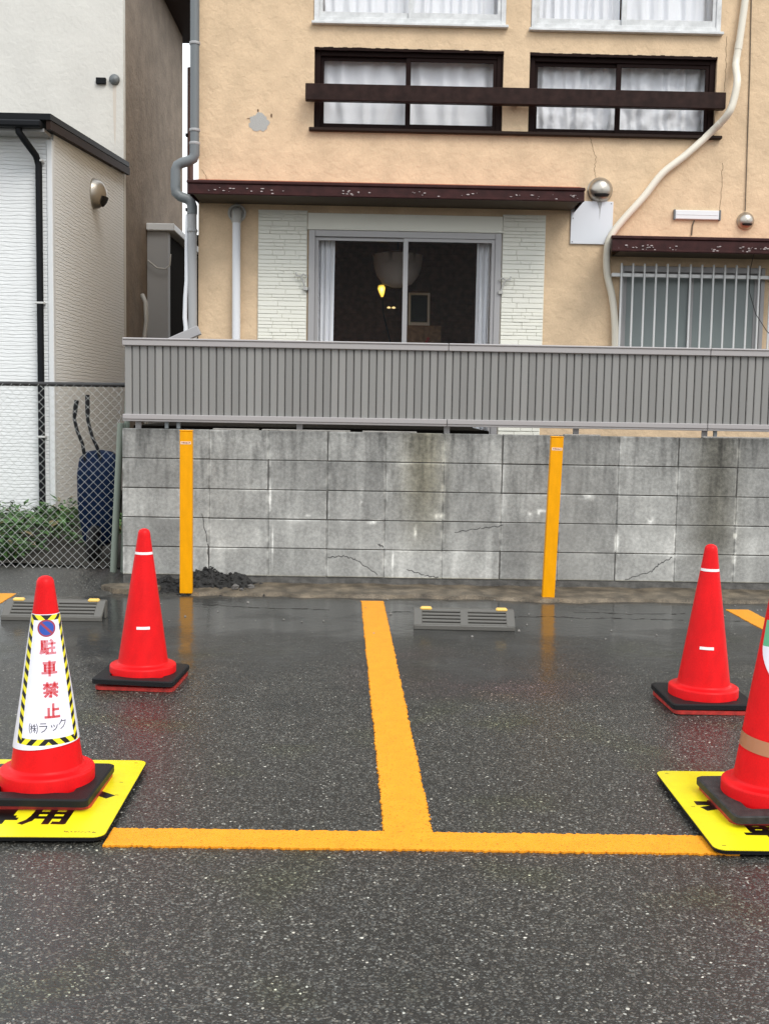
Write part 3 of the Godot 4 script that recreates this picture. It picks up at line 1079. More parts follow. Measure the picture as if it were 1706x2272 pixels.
func build_deck() -> void:
	var root := thing("garden_deck", "dark timber deck edge seen in the gap below the grey slat fence", "deck", Vector3(-0.4, 0, -1.2))
	for k in 11:
		var mb := MB.new()
		var z := -0.20 - 0.19 * k
		mb.box(Vector3(-1.6, 1.06, z - 0.18), Vector3(0.86, 1.09, z), 0.004)
		obj("plank", mb, M.deck, root)
	var f := MB.new()
	f.box(Vector3(-1.6, 0.90, -0.23), Vector3(0.86, 1.058, -0.20), 0.003)
	obj("fascia", f, M.deck, root)
	for px in [-1.5, -0.4, 0.75]:
		for pz in [-0.35, -2.1]:
			var mb := MB.new()
			mb.box(Vector3(px - 0.045, 0.0, pz - 0.045), Vector3(px + 0.045, 1.058, pz + 0.045))
			obj("leg", mb, M.deck, root)


func window_part(house: Node3D, x0: float, x1: float, y0: float, y1: float, z: float, w: float, mf: Material, mid: float, low: float, called := "window") -> MeshInstance3D:
	# outer frame, then two sliding sashes with a pane each
	var fr := MB.new()
	var d := 0.07
	fr.box(Vector3(x0, y0, z - d), Vector3(x0 + w, y1, z), 0.003)
	fr.box(Vector3(x1 - w, y0, z - d), Vector3(x1, y1, z), 0.003)
	fr.box(Vector3(x0 + w, y1 - w, z - d), Vector3(x1 - w, y1, z - 0.002), 0.003)
	fr.box(Vector3(x0 + w, y0, z - d), Vector3(x1 - w, y0 + low * 0.5, z - 0.002), 0.003)
	var o := obj(called, fr, mf, house)
	var iy0 := y0 + low * 0.5
	var iy1 := y1 - w
	for s in 2:
		var a := (x0 + w) if s == 0 else mid - 0.022
		var b := (mid + 0.022) if s == 0 else x1 - w
		var zs := z - 0.034 if s == 0 else z - 0.012
		var sw := 0.03
		var sm := MB.new()
		sm.box(Vector3(a, iy0, zs - 0.018), Vector3(a + (sw if s == 0 else 0.042), iy1, zs), 0.002)
		sm.box(Vector3(b - (0.042 if s == 0 else sw), iy0, zs - 0.018), Vector3(b, iy1, zs), 0.002)
		sm.box(Vector3(a + 0.02, iy1 - sw, zs - 0.017), Vector3(b - 0.02, iy1, zs - 0.001), 0.002)
		sm.box(Vector3(a + 0.02, iy0, zs - 0.017), Vector3(b - 0.02, iy0 + low * 0.6, zs - 0.001), 0.002)
		obj("sash", sm, mf, o)
		var pm := MB.new()
		pm.quad(Vector3(a + 0.025, iy0 + 0.01, zs - 0.009), Vector3(b - 0.025, iy0 + 0.01, zs - 0.009), Vector3(b - 0.025, iy1 - 0.01, zs - 0.009), Vector3(a + 0.025, iy1 - 0.01, zs - 0.009), Vector3(0, 0, 1))
		obj("pane", pm, M.glass, o)
	return o


func curtain(x0: float, x1: float, y0: float, y1: float, z: float, folds: float, amp: float, sd: int, label: String, pull := 0.0, wrinkle := 0.0, lean := 0.0) -> void:
	var f := noise(sd, 1.0, 3)
	var mb := MB.new()
	mb.sheet(int(maxf(40.0, folds * 10.0)), 24, func(s: float, t: float) -> Vector3:
		var ph := s * folds * TAU + 1.4 * f.get_noise_2d(s * 4.0, t * 0.6) * 2.0
		var zz := z + amp * sin(ph) * (0.7 + 0.5 * f.get_noise_2d(s * 6.0 + 20.0, 3.0))
		zz += wrinkle * f.get_noise_2d(s * 3.5 + t * 1.5, t * 2.5) + wrinkle * 0.35 * sin((s * 2.0 + t) * 8.0 + 4.0 * f.get_noise_2d(s * 3.0, t * 3.0))
		var squeeze := 1.0 - pull * sin(clampf(t * 1.1, 0.0, 1.0) * PI * 0.5)
		var xx := x0 + (x1 - x0) * (s * squeeze if lean >= 0.0 else 1.0 - (1.0 - s) * squeeze)
		return Vector3(xx, y1 + (y0 - y1) * t, zz))
	tag(obj("curtain", mb, M.curtain), label, "curtain")


func build_house() -> void:
	var Z := -2.33
	var h := thing("beige_house", "two storey beige plastered house behind the grey slat fence", "house", Vector3(1.2, 0, -4.5))
	var holes := [[-0.490, 4.495, 1.147, 5.5], [1.361, 4.48, 2.99, 5.5], [-0.482, 3.612, 1.137, 4.286], [1.361, 3.602, 2.975, 4.278], [-0.512, 0.80, 1.157, 2.757], [2.2, 1.45, 3.47, 2.505]]
	var w := MB.new()
	pierced(w, -1.467, 5.2, -0.05, 6.2, Z, 0.14, holes)
	obj("front_wall", w, M.plaster, h)
	var sw := MB.new()
	sw.box(Vector3(-1.467, -0.05, -9.0), Vector3(-1.33, 6.2, Z - 0.142))
	obj("side_wall", sw, M.plaster, h)
	var sw2 := MB.new()
	sw2.box(Vector3(5.06, -0.05, -9.0), Vector3(5.2, 6.2, Z - 0.142))
	obj("side_wall", sw2, M.plaster, h)
	var bw := MB.new()
	bw.box(Vector3(-1.467, -0.05, -9.15), Vector3(5.2, 6.2, -9.003))
	obj("back_wall", bw, M.plaster, h)
	var rf := MB.new()
	rf.box(Vector3(-1.6, 6.203, -9.3), Vector3(5.35, 6.33, -1.70), 0.02)
	obj("roof", rf, M.brown_fascia, h)
	# the floors and the living room behind the big window
	var fl := MB.new()
	fl.box(Vector3(-1.32, 3.12, -8.99), Vector3(5.05, 3.22, Z - 0.145))
	fl.box(Vector3(-1.32, 0.68, -8.99), Vector3(5.05, 0.76, Z - 0.145))
	fl.box(Vector3(-1.32, 3.3, -3.2), Vector3(5.05, 6.19, -3.1))
	fl.box(Vector3(1.95, 0.77, -5.5), Vector3(2.05, 3.11, Z - 0.15))
	obj("inner_wall", fl, M.room, h)
	# brick-patterned wall at the back of the room
	var rb := MB.new()
	rb.box(Vector3(-1.32, 0.77, -5.6), Vector3(1.94, 3.11, -5.5))
	rng.seed = 12
	var by := 1.6
	var odd := 0
	while by < 3.0:
		var bx := -1.2 + 0.11 * (odd % 2)
		while bx < 1.7:
			rb.box(Vector3(bx, by, -5.5), Vector3(bx + 0.205, by + 0.06, -5.488 + rng.randf() * 0.006), 0.004)
			bx += 0.22
		by += 0.07
		odd += 1
	var rbo := obj("room_brickwork", rb, M.room_brick, h)
	rbo.set_meta("kind", "stuff")

	# upper windows
	for u in [[-0.488, 1.145, 4.497, 0.337], [1.363, 2.988, 4.482, 2.159]]:
		var o := window_part(h, u[0], u[1], u[2], 5.48, Z + 0.015, 0.042, M.alu_white, u[3], 0.09)
		var s := MB.new()
		s.box(Vector3(u[0] - 0.02, u[2] - 0.022, Z - 0.05), Vector3(u[1] + 0.02, u[2] + 0.002, Z + 0.05), 0.004)
		obj("sill", s, M.alu_white, o)
	# low brown windows
	for u in [[-0.480, 1.135, 3.618, 4.284, 0.324], [1.363, 2.973, 3.612, 4.276, 2.142]]:
		var o := window_part(h, u[0], u[1], u[2], u[3], Z - 0.035, 0.05, M.window_brown, u[4], 0.055)
		o.set_meta("label", "low brown window behind the timber rail")
	var rough := noise(8, 3.0, 3)
	for u in [[-0.482, 1.137, 4.286], [1.361, 2.975, 4.278]]:
		# ragged dark edge of the plaster along the window head
		var lt := MB.new()
		var q: float = u[0]
		while q < u[1]:
			lt.box(Vector3(q, u[2] - 0.014 - 0.006 * absf(rough.get_noise_1d(q * 5.0)), Z - 0.03), Vector3(minf(q + 0.04, u[1]), u[2] + 0.005 + 0.012 * absf(rough.get_noise_1d(q * 3.0 + 9.0)), Z + 0.004))
			q += 0.04
		obj("window_head", lt, M.window_brown, h)
	var sl := MB.new()
	sl.box(Vector3(-0.521, 3.590, Z - 0.03), Vector3(3.03, 3.616, Z + 0.055), 0.004)
	obj("long_sill", sl, M.dark_brown, h)
	# timber rail across the low windows
	var bm := MB.new()
	bm.box(Vector3(-0.549, 3.815, -2.25), Vector3(3.018, 3.953, -2.18), 0.005)
	var bmo := obj("timber_rail", bm, M.beam, h)
	for px in [-0.50, 0.32, 1.25, 2.14, 2.99]:
		var b := MB.new()
		b.box(Vector3(px - 0.015, 3.84, Z - 0.003), Vector3(px + 0.015, 3.92, -2.252))
		obj("bracket", b, M.black_metal, bmo)

	# hoods over the ground floor windows
	rng.seed = 33
	for c in [[-1.478, 1.766, 3.17, -1.78, 3.055, 2.945], [2.015, 4.6, 2.765, -1.83, 2.685, 2.560]]:
		var hd := MB.new()
		var xr: float = c[1]
		var a: float = c[0]
		var aw: float = a + (0.02 if a < 0.0 else 0.10)
		hd.quad(Vector3(aw, c[2], Z), Vector3(xr + 0.06, c[2], Z), Vector3(xr, c[4], c[3]), Vector3(a, c[4], c[3]), Vector3(0, 1, 0.3))
		var o := obj("window_hood", hd, M.maroon_top, h)
		var fs := MB.new()
		fs.box(Vector3(a, c[5] + 0.012, c[3] - 0.02), Vector3(xr, c[4] - 0.022, c[3]), 0.006)
		fs.box(Vector3(a - 0.006, c[4] - 0.026, c[3] - 0.03), Vector3(xr + 0.006, c[4] + 0.004, c[3] + 0.012), 0.008)
		fs.box(Vector3(a, c[5], c[3] - 0.02), Vector3(xr, c[5] + 0.02, c[3] + 0.006), 0.005)
		for e in [[a, aw], [xr, xr + 0.02]]:
			fs.quad(Vector3(e[0], c[5] + 0.01, c[3] - 0.01), Vector3(e[0], c[4] - 0.003, c[3] - 0.01), Vector3(e[1], c[2] - 0.004, Z + 0.002), Vector3(e[1], c[5] + 0.01, Z + 0.002), Vector3(e[0] - 0.5, 0, 0))
		obj("fascia", fs, M.maroon, o)
		var sf := MB.new()
		sf.box(Vector3(aw + 0.01, c[5] + 0.022, Z + 0.003), Vector3(xr - 0.015, c[5] + 0.034, c[3] - 0.022))
		obj("soffit", sf, M.soffit, o)
		# flaking paint
		var fk := MB.new()
		for k in 90:
			var fx := rng.randf_range(a + 0.02, minf(xr, 3.7) - 0.02)
			if rough.get_noise_1d(fx * 1.3) < -0.02:
				continue
			var fy := rng.randf_range(c[5] + 0.015, c[5] + 0.055)
			var r := rng.randf_range(0.003, 0.011)
			var pts := []
			for q in 6:
				pts.append(Vector2(fx + r * 1.7 * cos(TAU * q / 6) * rng.randf_range(0.5, 1.0), fy + r * 0.55 * sin(TAU * q / 6) * rng.randf_range(0.5, 1.0)))
			fk.prism(pts, c[3] + 0.0005, c[3] + 0.0075)
		var fko := obj("flaking_paint", fk, M.flake, o)
		fko.set_meta("kind", "stuff")

	# living room window with its white stone-look surround
	var big := window_part(h, -0.512, 1.157, 0.805, 2.757, Z + 0.035, 0.055, M.alu_grey, 0.328, 0.08)
	big.set_meta("label", "large grey sliding window with a dark room behind it")
	var hb := MB.new()
	hb.box(Vector3(-0.522, 2.760, Z + 0.003), Vector3(1.162, 2.902, Z + 0.022), 0.003)
	hb.box(Vector3(-0.526, 2.757, Z + 0.022), Vector3(1.166, 2.772, Z + 0.05), 0.003)
	obj("window_header", hb, M.brick_white, h)
	for sidep in [[-0.950, -0.526], [1.164, 1.537]]:
		var base := MB.new()
		base.box(Vector3(sidep[0], 0.6, Z + 0.003), Vector3(sidep[1], 2.92, Z + 0.012))
		var pan := obj("cladding_panel", base, M.brick_white, h)
		var bk := MB.new()
		var y := 0.602
		rng.seed = 6
		while y < 2.90:
			var rh: float = [0.036, 0.028, 0.046, 0.03][rng.randi_range(0, 3)]
			if y + rh > 2.918:
				rh = 2.918 - y
			var x: float = sidep[0] + 0.002
			while x < sidep[1] - 0.01:
				var ww := rng.randf_range(0.08, 0.24)
				var xe := minf(x + ww, sidep[1] - 0.002)
				if sidep[1] - 0.002 - xe < 0.05:
					xe = sidep[1] - 0.002
				bk.box(Vector3(x + 0.001, y + 0.0015, Z + 0.011), Vector3(xe - 0.001, y + rh - 0.0015, Z + 0.020 + rng.randf() * 0.006), 0.003)
				x = xe
			y += rh
		var bo := obj("stone_cladding", bk, M.brick_white, pan)
		bo.set_meta("kind", "stuff")
	# curled shutter catches
	for q in [[-0.575, -1.0], [1.195, 1.0]]:
		var t := MB.new()
		var sx: float = q[1]
		var bx: float = q[0]
		t.tube([Vector3(bx + 0.04 * -sx, 2.25, Z + 0.05), Vector3(bx + 0.02 * -sx, 2.31, Z + 0.06), Vector3(bx, 2.355, Z + 0.065), Vector3(bx + 0.035 * sx, 2.36, Z + 0.065), Vector3(bx + 0.045 * sx, 2.385, Z + 0.06)], 0.008, 7)
		t.tube([Vector3(bx, 2.355, Z + 0.065), Vector3(bx - 0.02 * sx, 2.372, Z + 0.065), Vector3(bx - 0.045 * sx, 2.365, Z + 0.06), Vector3(bx - 0.05 * sx, 2.345, Z + 0.055)], 0.008, 7)
		t.box(Vector3(bx - 0.02 - 0.04 * sx, 2.235, Z + 0.003), Vector3(bx + 0.02 - 0.04 * sx, 2.265, Z + 0.06), 0.004)
		obj("shutter_catch", t, M.pvc_old, h)

	# pipes and fittings
	var vp := MB.new()
	vp.tube([Vector3(-1.134, 2.83, Z + 0.05), Vector3(-1.131, 1.6, Z + 0.05), Vector3(-1.13, 0.1, Z + 0.05)], 0.036, 16)
	var vpo := obj("white_pipe", vp, M.pvc, h)
	var vh := MB.new()
	var face := Transform3D(Basis(Vector3(1, 0, 0), Vector3(0, 0, 1), Vector3(0, -1, 0)), Vector3(-1.133, 2.885, Z))
	vh.lathe([Vector2(0.078, 0.0), Vector2(0.078, 0.028), Vector2(0.078, 0.028), Vector2(0.070, 0.034), Vector2(0.058, 0.030), Vector2(0.056, 0.012), Vector2(0.056, 0.012), Vector2(0.0, 0.012)], 28, face)
	obj("round_flange", vh, M.pvc_old, vpo)
	var ve := MB.new()
	ve.tube([Vector3(-1.133, 2.895, Z + 0.01), Vector3(-1.133, 2.893, Z + 0.04), Vector3(-1.133, 2.88, Z + 0.052), Vector3(-1.133, 2.85, Z + 0.053), Vector3(-1.134, 2.80, Z + 0.05)], 0.042, 16)
	obj("elbow", ve, M.pvc_old, vpo)

	var dp := MB.new()
	var zp := Z + 0.08
	dp.tube([Vector3(-1.487, 6.15, zp), Vector3(-1.489, 4.0, zp), Vector3(-1.489, 3.40, zp)], 0.039, 16)
	var dpo := obj("rain_pipe", dp, M.pipe_grey, h)
	var el := MB.new()
	el.tube([Vector3(-1.489, 3.44, zp), Vector3(-1.489, 3.36, zp), Vector3(-1.50, 3.325, zp), Vector3(-1.535, 3.305, zp), Vector3(-1.60, 3.285, zp), Vector3(-1.635, 3.265, zp), Vector3(-1.65, 3.225, zp), Vector3(-1.651, 3.08, zp), Vector3(-1.645, 3.035, zp), Vector3(-1.61, 3.005, zp), Vector3(-1.55, 2.985, zp), Vector3(-1.52, 2.96, zp), Vector3(-1.508, 2.92, zp), Vector3(-1.508, 2.86, zp)], 0.043, 16)
	obj("elbow", el, M.pipe_grey, dpo)
	var lowp := MB.new()
	lowp.tube([Vector3(-1.507, 2.90, zp), Vector3(-1.503, 1.9, zp), Vector3(-1.50, 0.0, zp)], 0.038, 16)
	obj("lower_pipe", lowp, M.pipe_pale, dpo)
	for y in [4.275, 3.56, 3.45, 2.72]:
		var cl := MB.new()
		cl.lathe([Vector2(0.044, -0.012), Vector2(0.046, -0.008), Vector2(0.046, 0.008), Vector2(0.044, 0.012)], 18, Transform3D(Basis(), Vector3(-1.489 if y > 3.0 else -1.507, y, zp)))
		obj("pipe_clip", cl, M.pipe_pale, dpo)
	var wr := MB.new()
	wr.tube([Vector3(-1.553, 2.86, zp - 0.02), Vector3(-1.558, 2.6, zp - 0.01), Vector3(-1.556, 2.3, zp), Vector3(-1.566, 2.15, zp), Vector3(-1.57, 1.98, zp), Vector3(-1.56, 1.9, zp), Vector3(-1.57, 1.5, zp)], 0.016, 8, 0.022)
	obj("wrapped_pipe", wr, M.pvc, h)

	for vv in [[2.0, 3.143, 0.110], [3.278, 2.908, 0.076]]:
		var r: float = vv[2]
		var ft := Transform3D(Basis(Vector3(1, 0, 0), Vector3(0, 0, 1), Vector3(0, -1, 0)), Vector3(vv[0], vv[1], Z))
		var dm := MB.new()
		dm.lathe([Vector2(r, 0.0), Vector2(r, 0.012), Vector2(r, 0.012), Vector2(r * 0.94, 0.018), Vector2(r * 0.94, 0.018), Vector2(r * 0.9, r * 0.32), Vector2(r * 0.78, r * 0.56), Vector2(r * 0.56, r * 0.76), Vector2(r * 0.3, r * 0.87), Vector2(0.0, r * 0.9)], 32, ft)
		var vo := obj("vent_hood", dm, M.steel, h)
		# the mouth below: a dark slot with a bright lip
		var mo := MB.new()
		mo.sheet(16, 4, func(s: float, t: float) -> Vector3:
			var ang := (s - 0.5) * 1.9
			var yy := -r * (0.38 + 0.26 * t * cos(ang * 0.8))
			var xx := r * 0.62 * sin(ang) / sin(0.95) * (1.0 - 0.15 * t)
			var rad := sqrt(xx * xx + yy * yy) / r
			var zz := r * 0.9 * sqrt(maxf(0.0, 1.0 - pow(rad / 0.97, 2.4)))
			return Vector3(vv[0] + xx, vv[1] + yy, Z + zz + r * 0.12))
		obj("mouth", mo, M.black, vo)
	var pn := MB.new()
	pn.box(Vector3(1.753, 2.682, Z + 0.003), Vector3(2.118, 3.048, Z + 0.018), 0.003)
	var pno := obj("blank_panel", pn, M.panel_white, h)
	for q in [[1.77, 3.03], [2.1, 3.03], [1.77, 2.70], [1.772, 2.9]]:
		var sc := MB.new()
		sc.lathe([Vector2(0.005, 0), Vector2(0.005, 0.002), Vector2(0, 0.003)], 8, Transform3D(Basis(Vector3(1, 0, 0), Vector3(0, 0, 1), Vector3(0, -1, 0)), Vector3(q[0], q[1], Z + 0.018)))
		obj("screw", sc, M.pipe_grey, pno)
	var dr := MB.new()
	dr.prism([Vector2(1.975, 3.045), Vector2(2.02, 3.045), Vector2(2.008, 2.98), Vector2(2.002, 2.89), Vector2(1.997, 2.98)], Z + 0.0181, Z + 0.0192)
	obj("rain_streak", dr, M.pipe_pale, pno)
	var nb := MB.new()
	nb.box(Vector3(2.658, 2.91, Z + 0.003), Vector3(3.04, 2.988, Z + 0.03), 0.005)
	nb.box(Vector3(2.67, 2.947, Z + 0.03), Vector3(3.03, 2.951, Z + 0.033), 0.001)
	var nbo := obj("white_plate", nb, M.trim_white, h)
	for q in [2.645, 3.041]:
		var ec := MB.new()
		ec.box(Vector3(q, 2.903, Z + 0.003), Vector3(q + 0.013, 2.993, Z + 0.034), 0.003)
		obj("end_cap", ec, M.pipe_grey, nbo)

	# cream conduit winding down the front
	var hp: Array = []
	var raw := [Vector2(3.22, 5.6), Vector2(3.188, 4.9), Vector2(3.176, 4.746), Vector2(3.142, 4.402), Vector2(3.10, 4.094), Vector2(3.068, 3.881), Vector2(3.02, 3.75), Vector2(2.912, 3.626), Vector2(2.719, 3.447), Vector2(2.525, 3.288), Vector2(2.373, 3.089), Vector2(2.199, 2.889), Vector2(2.10, 2.75), Vector2(2.07, 2.631), Vector2(2.077, 2.433), Vector2(2.128, 2.236), Vector2(2.157, 2.037), Vector2(2.170, 1.797), Vector2(2.175, 1.2)]
	for i in raw.size() - 1:
		var p0: Vector2 = raw[maxi(i - 1, 0)]
		var p1: Vector2 = raw[i]
		var p2: Vector2 = raw[i + 1]
		var p3: Vector2 = raw[mini(i + 2, raw.size() - 1)]
		for q in 5:
			var p := p1.cubic_interpolate(p2, p0, p3, q / 5.0)
			var zz := Z + 0.045
			zz += 0.16 * smoothstep(3.60, 3.8, p.y) * smoothstep(4.25, 4.0, p.y)
			hp.append(Vector3(p.x, p.y, zz))
	var hm := MB.new()
	hm.tube(hp, 0.031, 12)
	var hmo := obj("cream_conduit", hm, M.cream, h)
	for at in [15, 32, 62]:
		var jm := MB.new()
		jm.tube([hp[at], hp[at + 1]], 0.0335, 12)
		obj("joint", jm, M.cream, hmo)
	var cb := MB.new()
	cb.tube([Vector3(3.215, 5.8, Z + 0.008), Vector3(3.255, 4.2, Z + 0.008), Vector3(3.27, 2.99, Z + 0.012)], 0.0045, 6)
	obj("cable", cb, M.cable, h)
	var cb2 := MB.new()
	cb2.tube([Vector3(2.83, 2.905, Z + 0.012), Vector3(2.815, 2.86, Z + 0.01), Vector3(2.81, 2.775, Z + 0.01)], 0.006, 6)
	obj("cable", cb2, M.cable, h)
	var cb3 := MB.new()
	cb3.tube([Vector3(3.21, 2.57, -1.86), Vector3(3.215, 2.45, -1.95), Vector3(3.25, 2.27, -2.05), Vector3(3.33, 2.09, -2.1), Vector3(3.43, 1.95, -2.1), Vector3(3.55, 1.84, -2.1), Vector3(3.8, 1.7, -2.1)], 0.003, 6)
	obj("cable", cb3, M.black, h)

	# barred window on the right
	var gw := MB.new()
	gw.box(Vector3(2.2, 1.45, Z - 0.07), Vector3(2.235, 2.505, Z + 0.02), 0.003)
	gw.box(Vector3(3.435, 1.45, Z - 0.07), Vector3(3.47, 2.505, Z + 0.02), 0.003)
	gw.box(Vector3(2.235, 2.455, Z - 0.07), Vector3(3.435, 2.505, Z + 0.018), 0.003)
	gw.box(Vector3(2.235, 1.45, Z - 0.07), Vector3(3.435, 1.51, Z + 0.018), 0.003)
	var gwo := obj("barred_window", gw, M.alu_grey, h)
	for s in [[2.235, 2.86, -0.05], [2.82, 3.435, -0.028]]:
		var sm := MB.new()
		sm.box(Vector3(s[0], 1.51, Z + s[2] - 0.02), Vector3(s[0] + 0.04, 2.455, Z + s[2]), 0.003)
		sm.box(Vector3(s[1] - 0.04, 1.51, Z + s[2] - 0.02), Vector3(s[1], 2.455, Z + s[2]), 0.003)
		sm.box(Vector3(s[0] + 0.04, 2.42, Z + s[2] - 0.019), Vector3(s[1] - 0.04, 2.455, Z + s[2] - 0.001), 0.003)
		obj("sash", sm, M.alu_grey, gwo)
		var pm := MB.new()
		pm.box(Vector3(s[0] + 0.03, 1.512, Z + s[2] - 0.014), Vector3(s[1] - 0.03, 2.44, Z + s[2] - 0.008))
		obj("pane", pm, M.frosted, gwo)
	var gr := MB.new()
	gr.box(Vector3(2.105, 2.398, -2.235), Vector3(3.62, 2.430, -2.215), 0.003)
	gr.box(Vector3(2.105, 1.56, -2.235), Vector3(3.62, 1.592, -2.215), 0.003)
	for px in [2.115, 3.59]:
		gr.box(Vector3(px, 2.40, Z + 0.003), Vector3(px + 0.02, 2.428, -2.237))
		gr.box(Vector3(px, 1.562, Z + 0.003), Vector3(px + 0.02, 1.59, -2.237))
	var gro := obj("window_grille", gr, M.alu, h)
	for k in 14:
		var px := 2.187 + 0.0995 * k
		var bmk := MB.new()
		bmk.box(Vector3(px - 0.0085, 1.50, -2.214), Vector3(px + 0.0085, 2.513, -2.197), 0.004)
		obj("bar", bmk, M.alu, gro)
	# wear in the plaster
	var pf := noise(44, 0.9, 3)
	var pts := []
	for k in 44:
		var q := TAU * k / 44
		var rr := 1.0 + 0.35 * pf.get_noise_2d(1.3 * cos(q), 1.3 * sin(q)) + 0.10 * pf.get_noise_1d(k * 1.7)
		pts.append(Vector2(-0.955 + 0.083 * cos(q) * rr, 3.655 + 0.072 * sin(q) * rr))
	var bp := MB.new()
	bp.prism(pts, Z - 0.001, Z + 0.003)
	obj("bare_patch", bp, M.bare, h)
	for q in [[-0.96, 3.755, 0.008, 0.013], [-0.845, 3.715, 0.008, 0.018], [-1.04, 3.685, 0.016, 0.004]]:
		var ho := MB.new()
		var hp2 := []
		for k in 8:
			hp2.append(Vector2(q[0] + q[2] * cos(TAU * k / 8), q[1] + q[3] * sin(TAU * k / 8)))
		ho.prism(hp2, Z - 0.001, Z + 0.002)
		obj("chip", ho, M.crack, h)
	for line in [[Vector2(1.90, 3.59), Vector2(1.925, 3.50), Vector2(1.955, 3.42), Vector2(1.945, 3.33), Vector2(1.96, 3.25)], [Vector2(3.055, 3.4), Vector2(3.06, 3.2), Vector2(3.05, 2.99)], [Vector2(-1.44, 3.25), Vector2(-1.40, 3.19), Vector2(-1.39, 3.16)], [Vector2(3.045, 4.46), Vector2(3.05, 4.2), Vector2(3.045, 4.0)]]:
		var cm := MB.new()
		for s in line.size() - 1:
			for q in 8:
				var a: Vector2 = line[s].lerp(line[s + 1], q / 8.0)
				var b: Vector2 = line[s].lerp(line[s + 1], (q + 1) / 8.0)
				var ja := 0.012 * pf.get_noise_1d(a.y * 40.0)
				var jb := 0.012 * pf.get_noise_1d(b.y * 40.0)
				cm.quad(Vector3(a.x + ja - 0.0018, a.y, Z + 0.0015), Vector3(a.x + ja + 0.0018, a.y, Z + 0.0015), Vector3(b.x + jb + 0.0018, b.y, Z + 0.0015), Vector3(b.x + jb - 0.0018, b.y, Z + 0.0015), Vector3(0, 0, 1))
		obj("crack", cm, M.crack, h)

	# curtains
	curtain(-0.44, 0.33, 4.5, 5.45, Z - 0.115, 7.0, 0.022, 101, "white net curtain in the left half of the upper left window")
	curtain(0.34, 1.10, 4.5, 5.45, Z - 0.12, 9.0, 0.022, 102, "white net curtain in the right half of the upper left window")
	curtain(1.41, 2.14, 4.49, 5.45, Z - 0.115, 10.0, 0.022, 103, "finely pleated white curtain in the left half of the upper right window")
	curtain(2.17, 2.95, 4.49, 5.45, Z - 0.12, 6.0, 0.025, 104, "white curtain in the right half of the upper right window, beside the conduit")
	curtain(-0.43, 1.09, 3.63, 4.25, Z - 0.17, 9.0, 0.02, 105, "smooth pale curtain behind the low brown window on the left")
	curtain(1.41, 2.15, 3.63, 4.25, Z - 0.18, 8.0, 0.018, 106, "rumpled white curtain in the left half of the right low brown window", 0.0, 0.022)
	curtain(2.16, 2.93, 3.63, 4.25, Z - 0.18, 7.0, 0.018, 107, "rumpled white curtain in the right half of the right low brown window", 0.0, 0.022)
	curtain(-0.455, -0.29, 0.85, 2.70, Z - 0.13, 4.0, 0.022, 108, "white curtain drawn to the left side of the large grey window", 0.05, 0.0)
	curtain(0.96, 1.09, 0.85, 2.70, Z - 0.13, 3.0, 0.022, 109, "white curtain drawn to the right side of the large grey window", 0.0, 0.0)


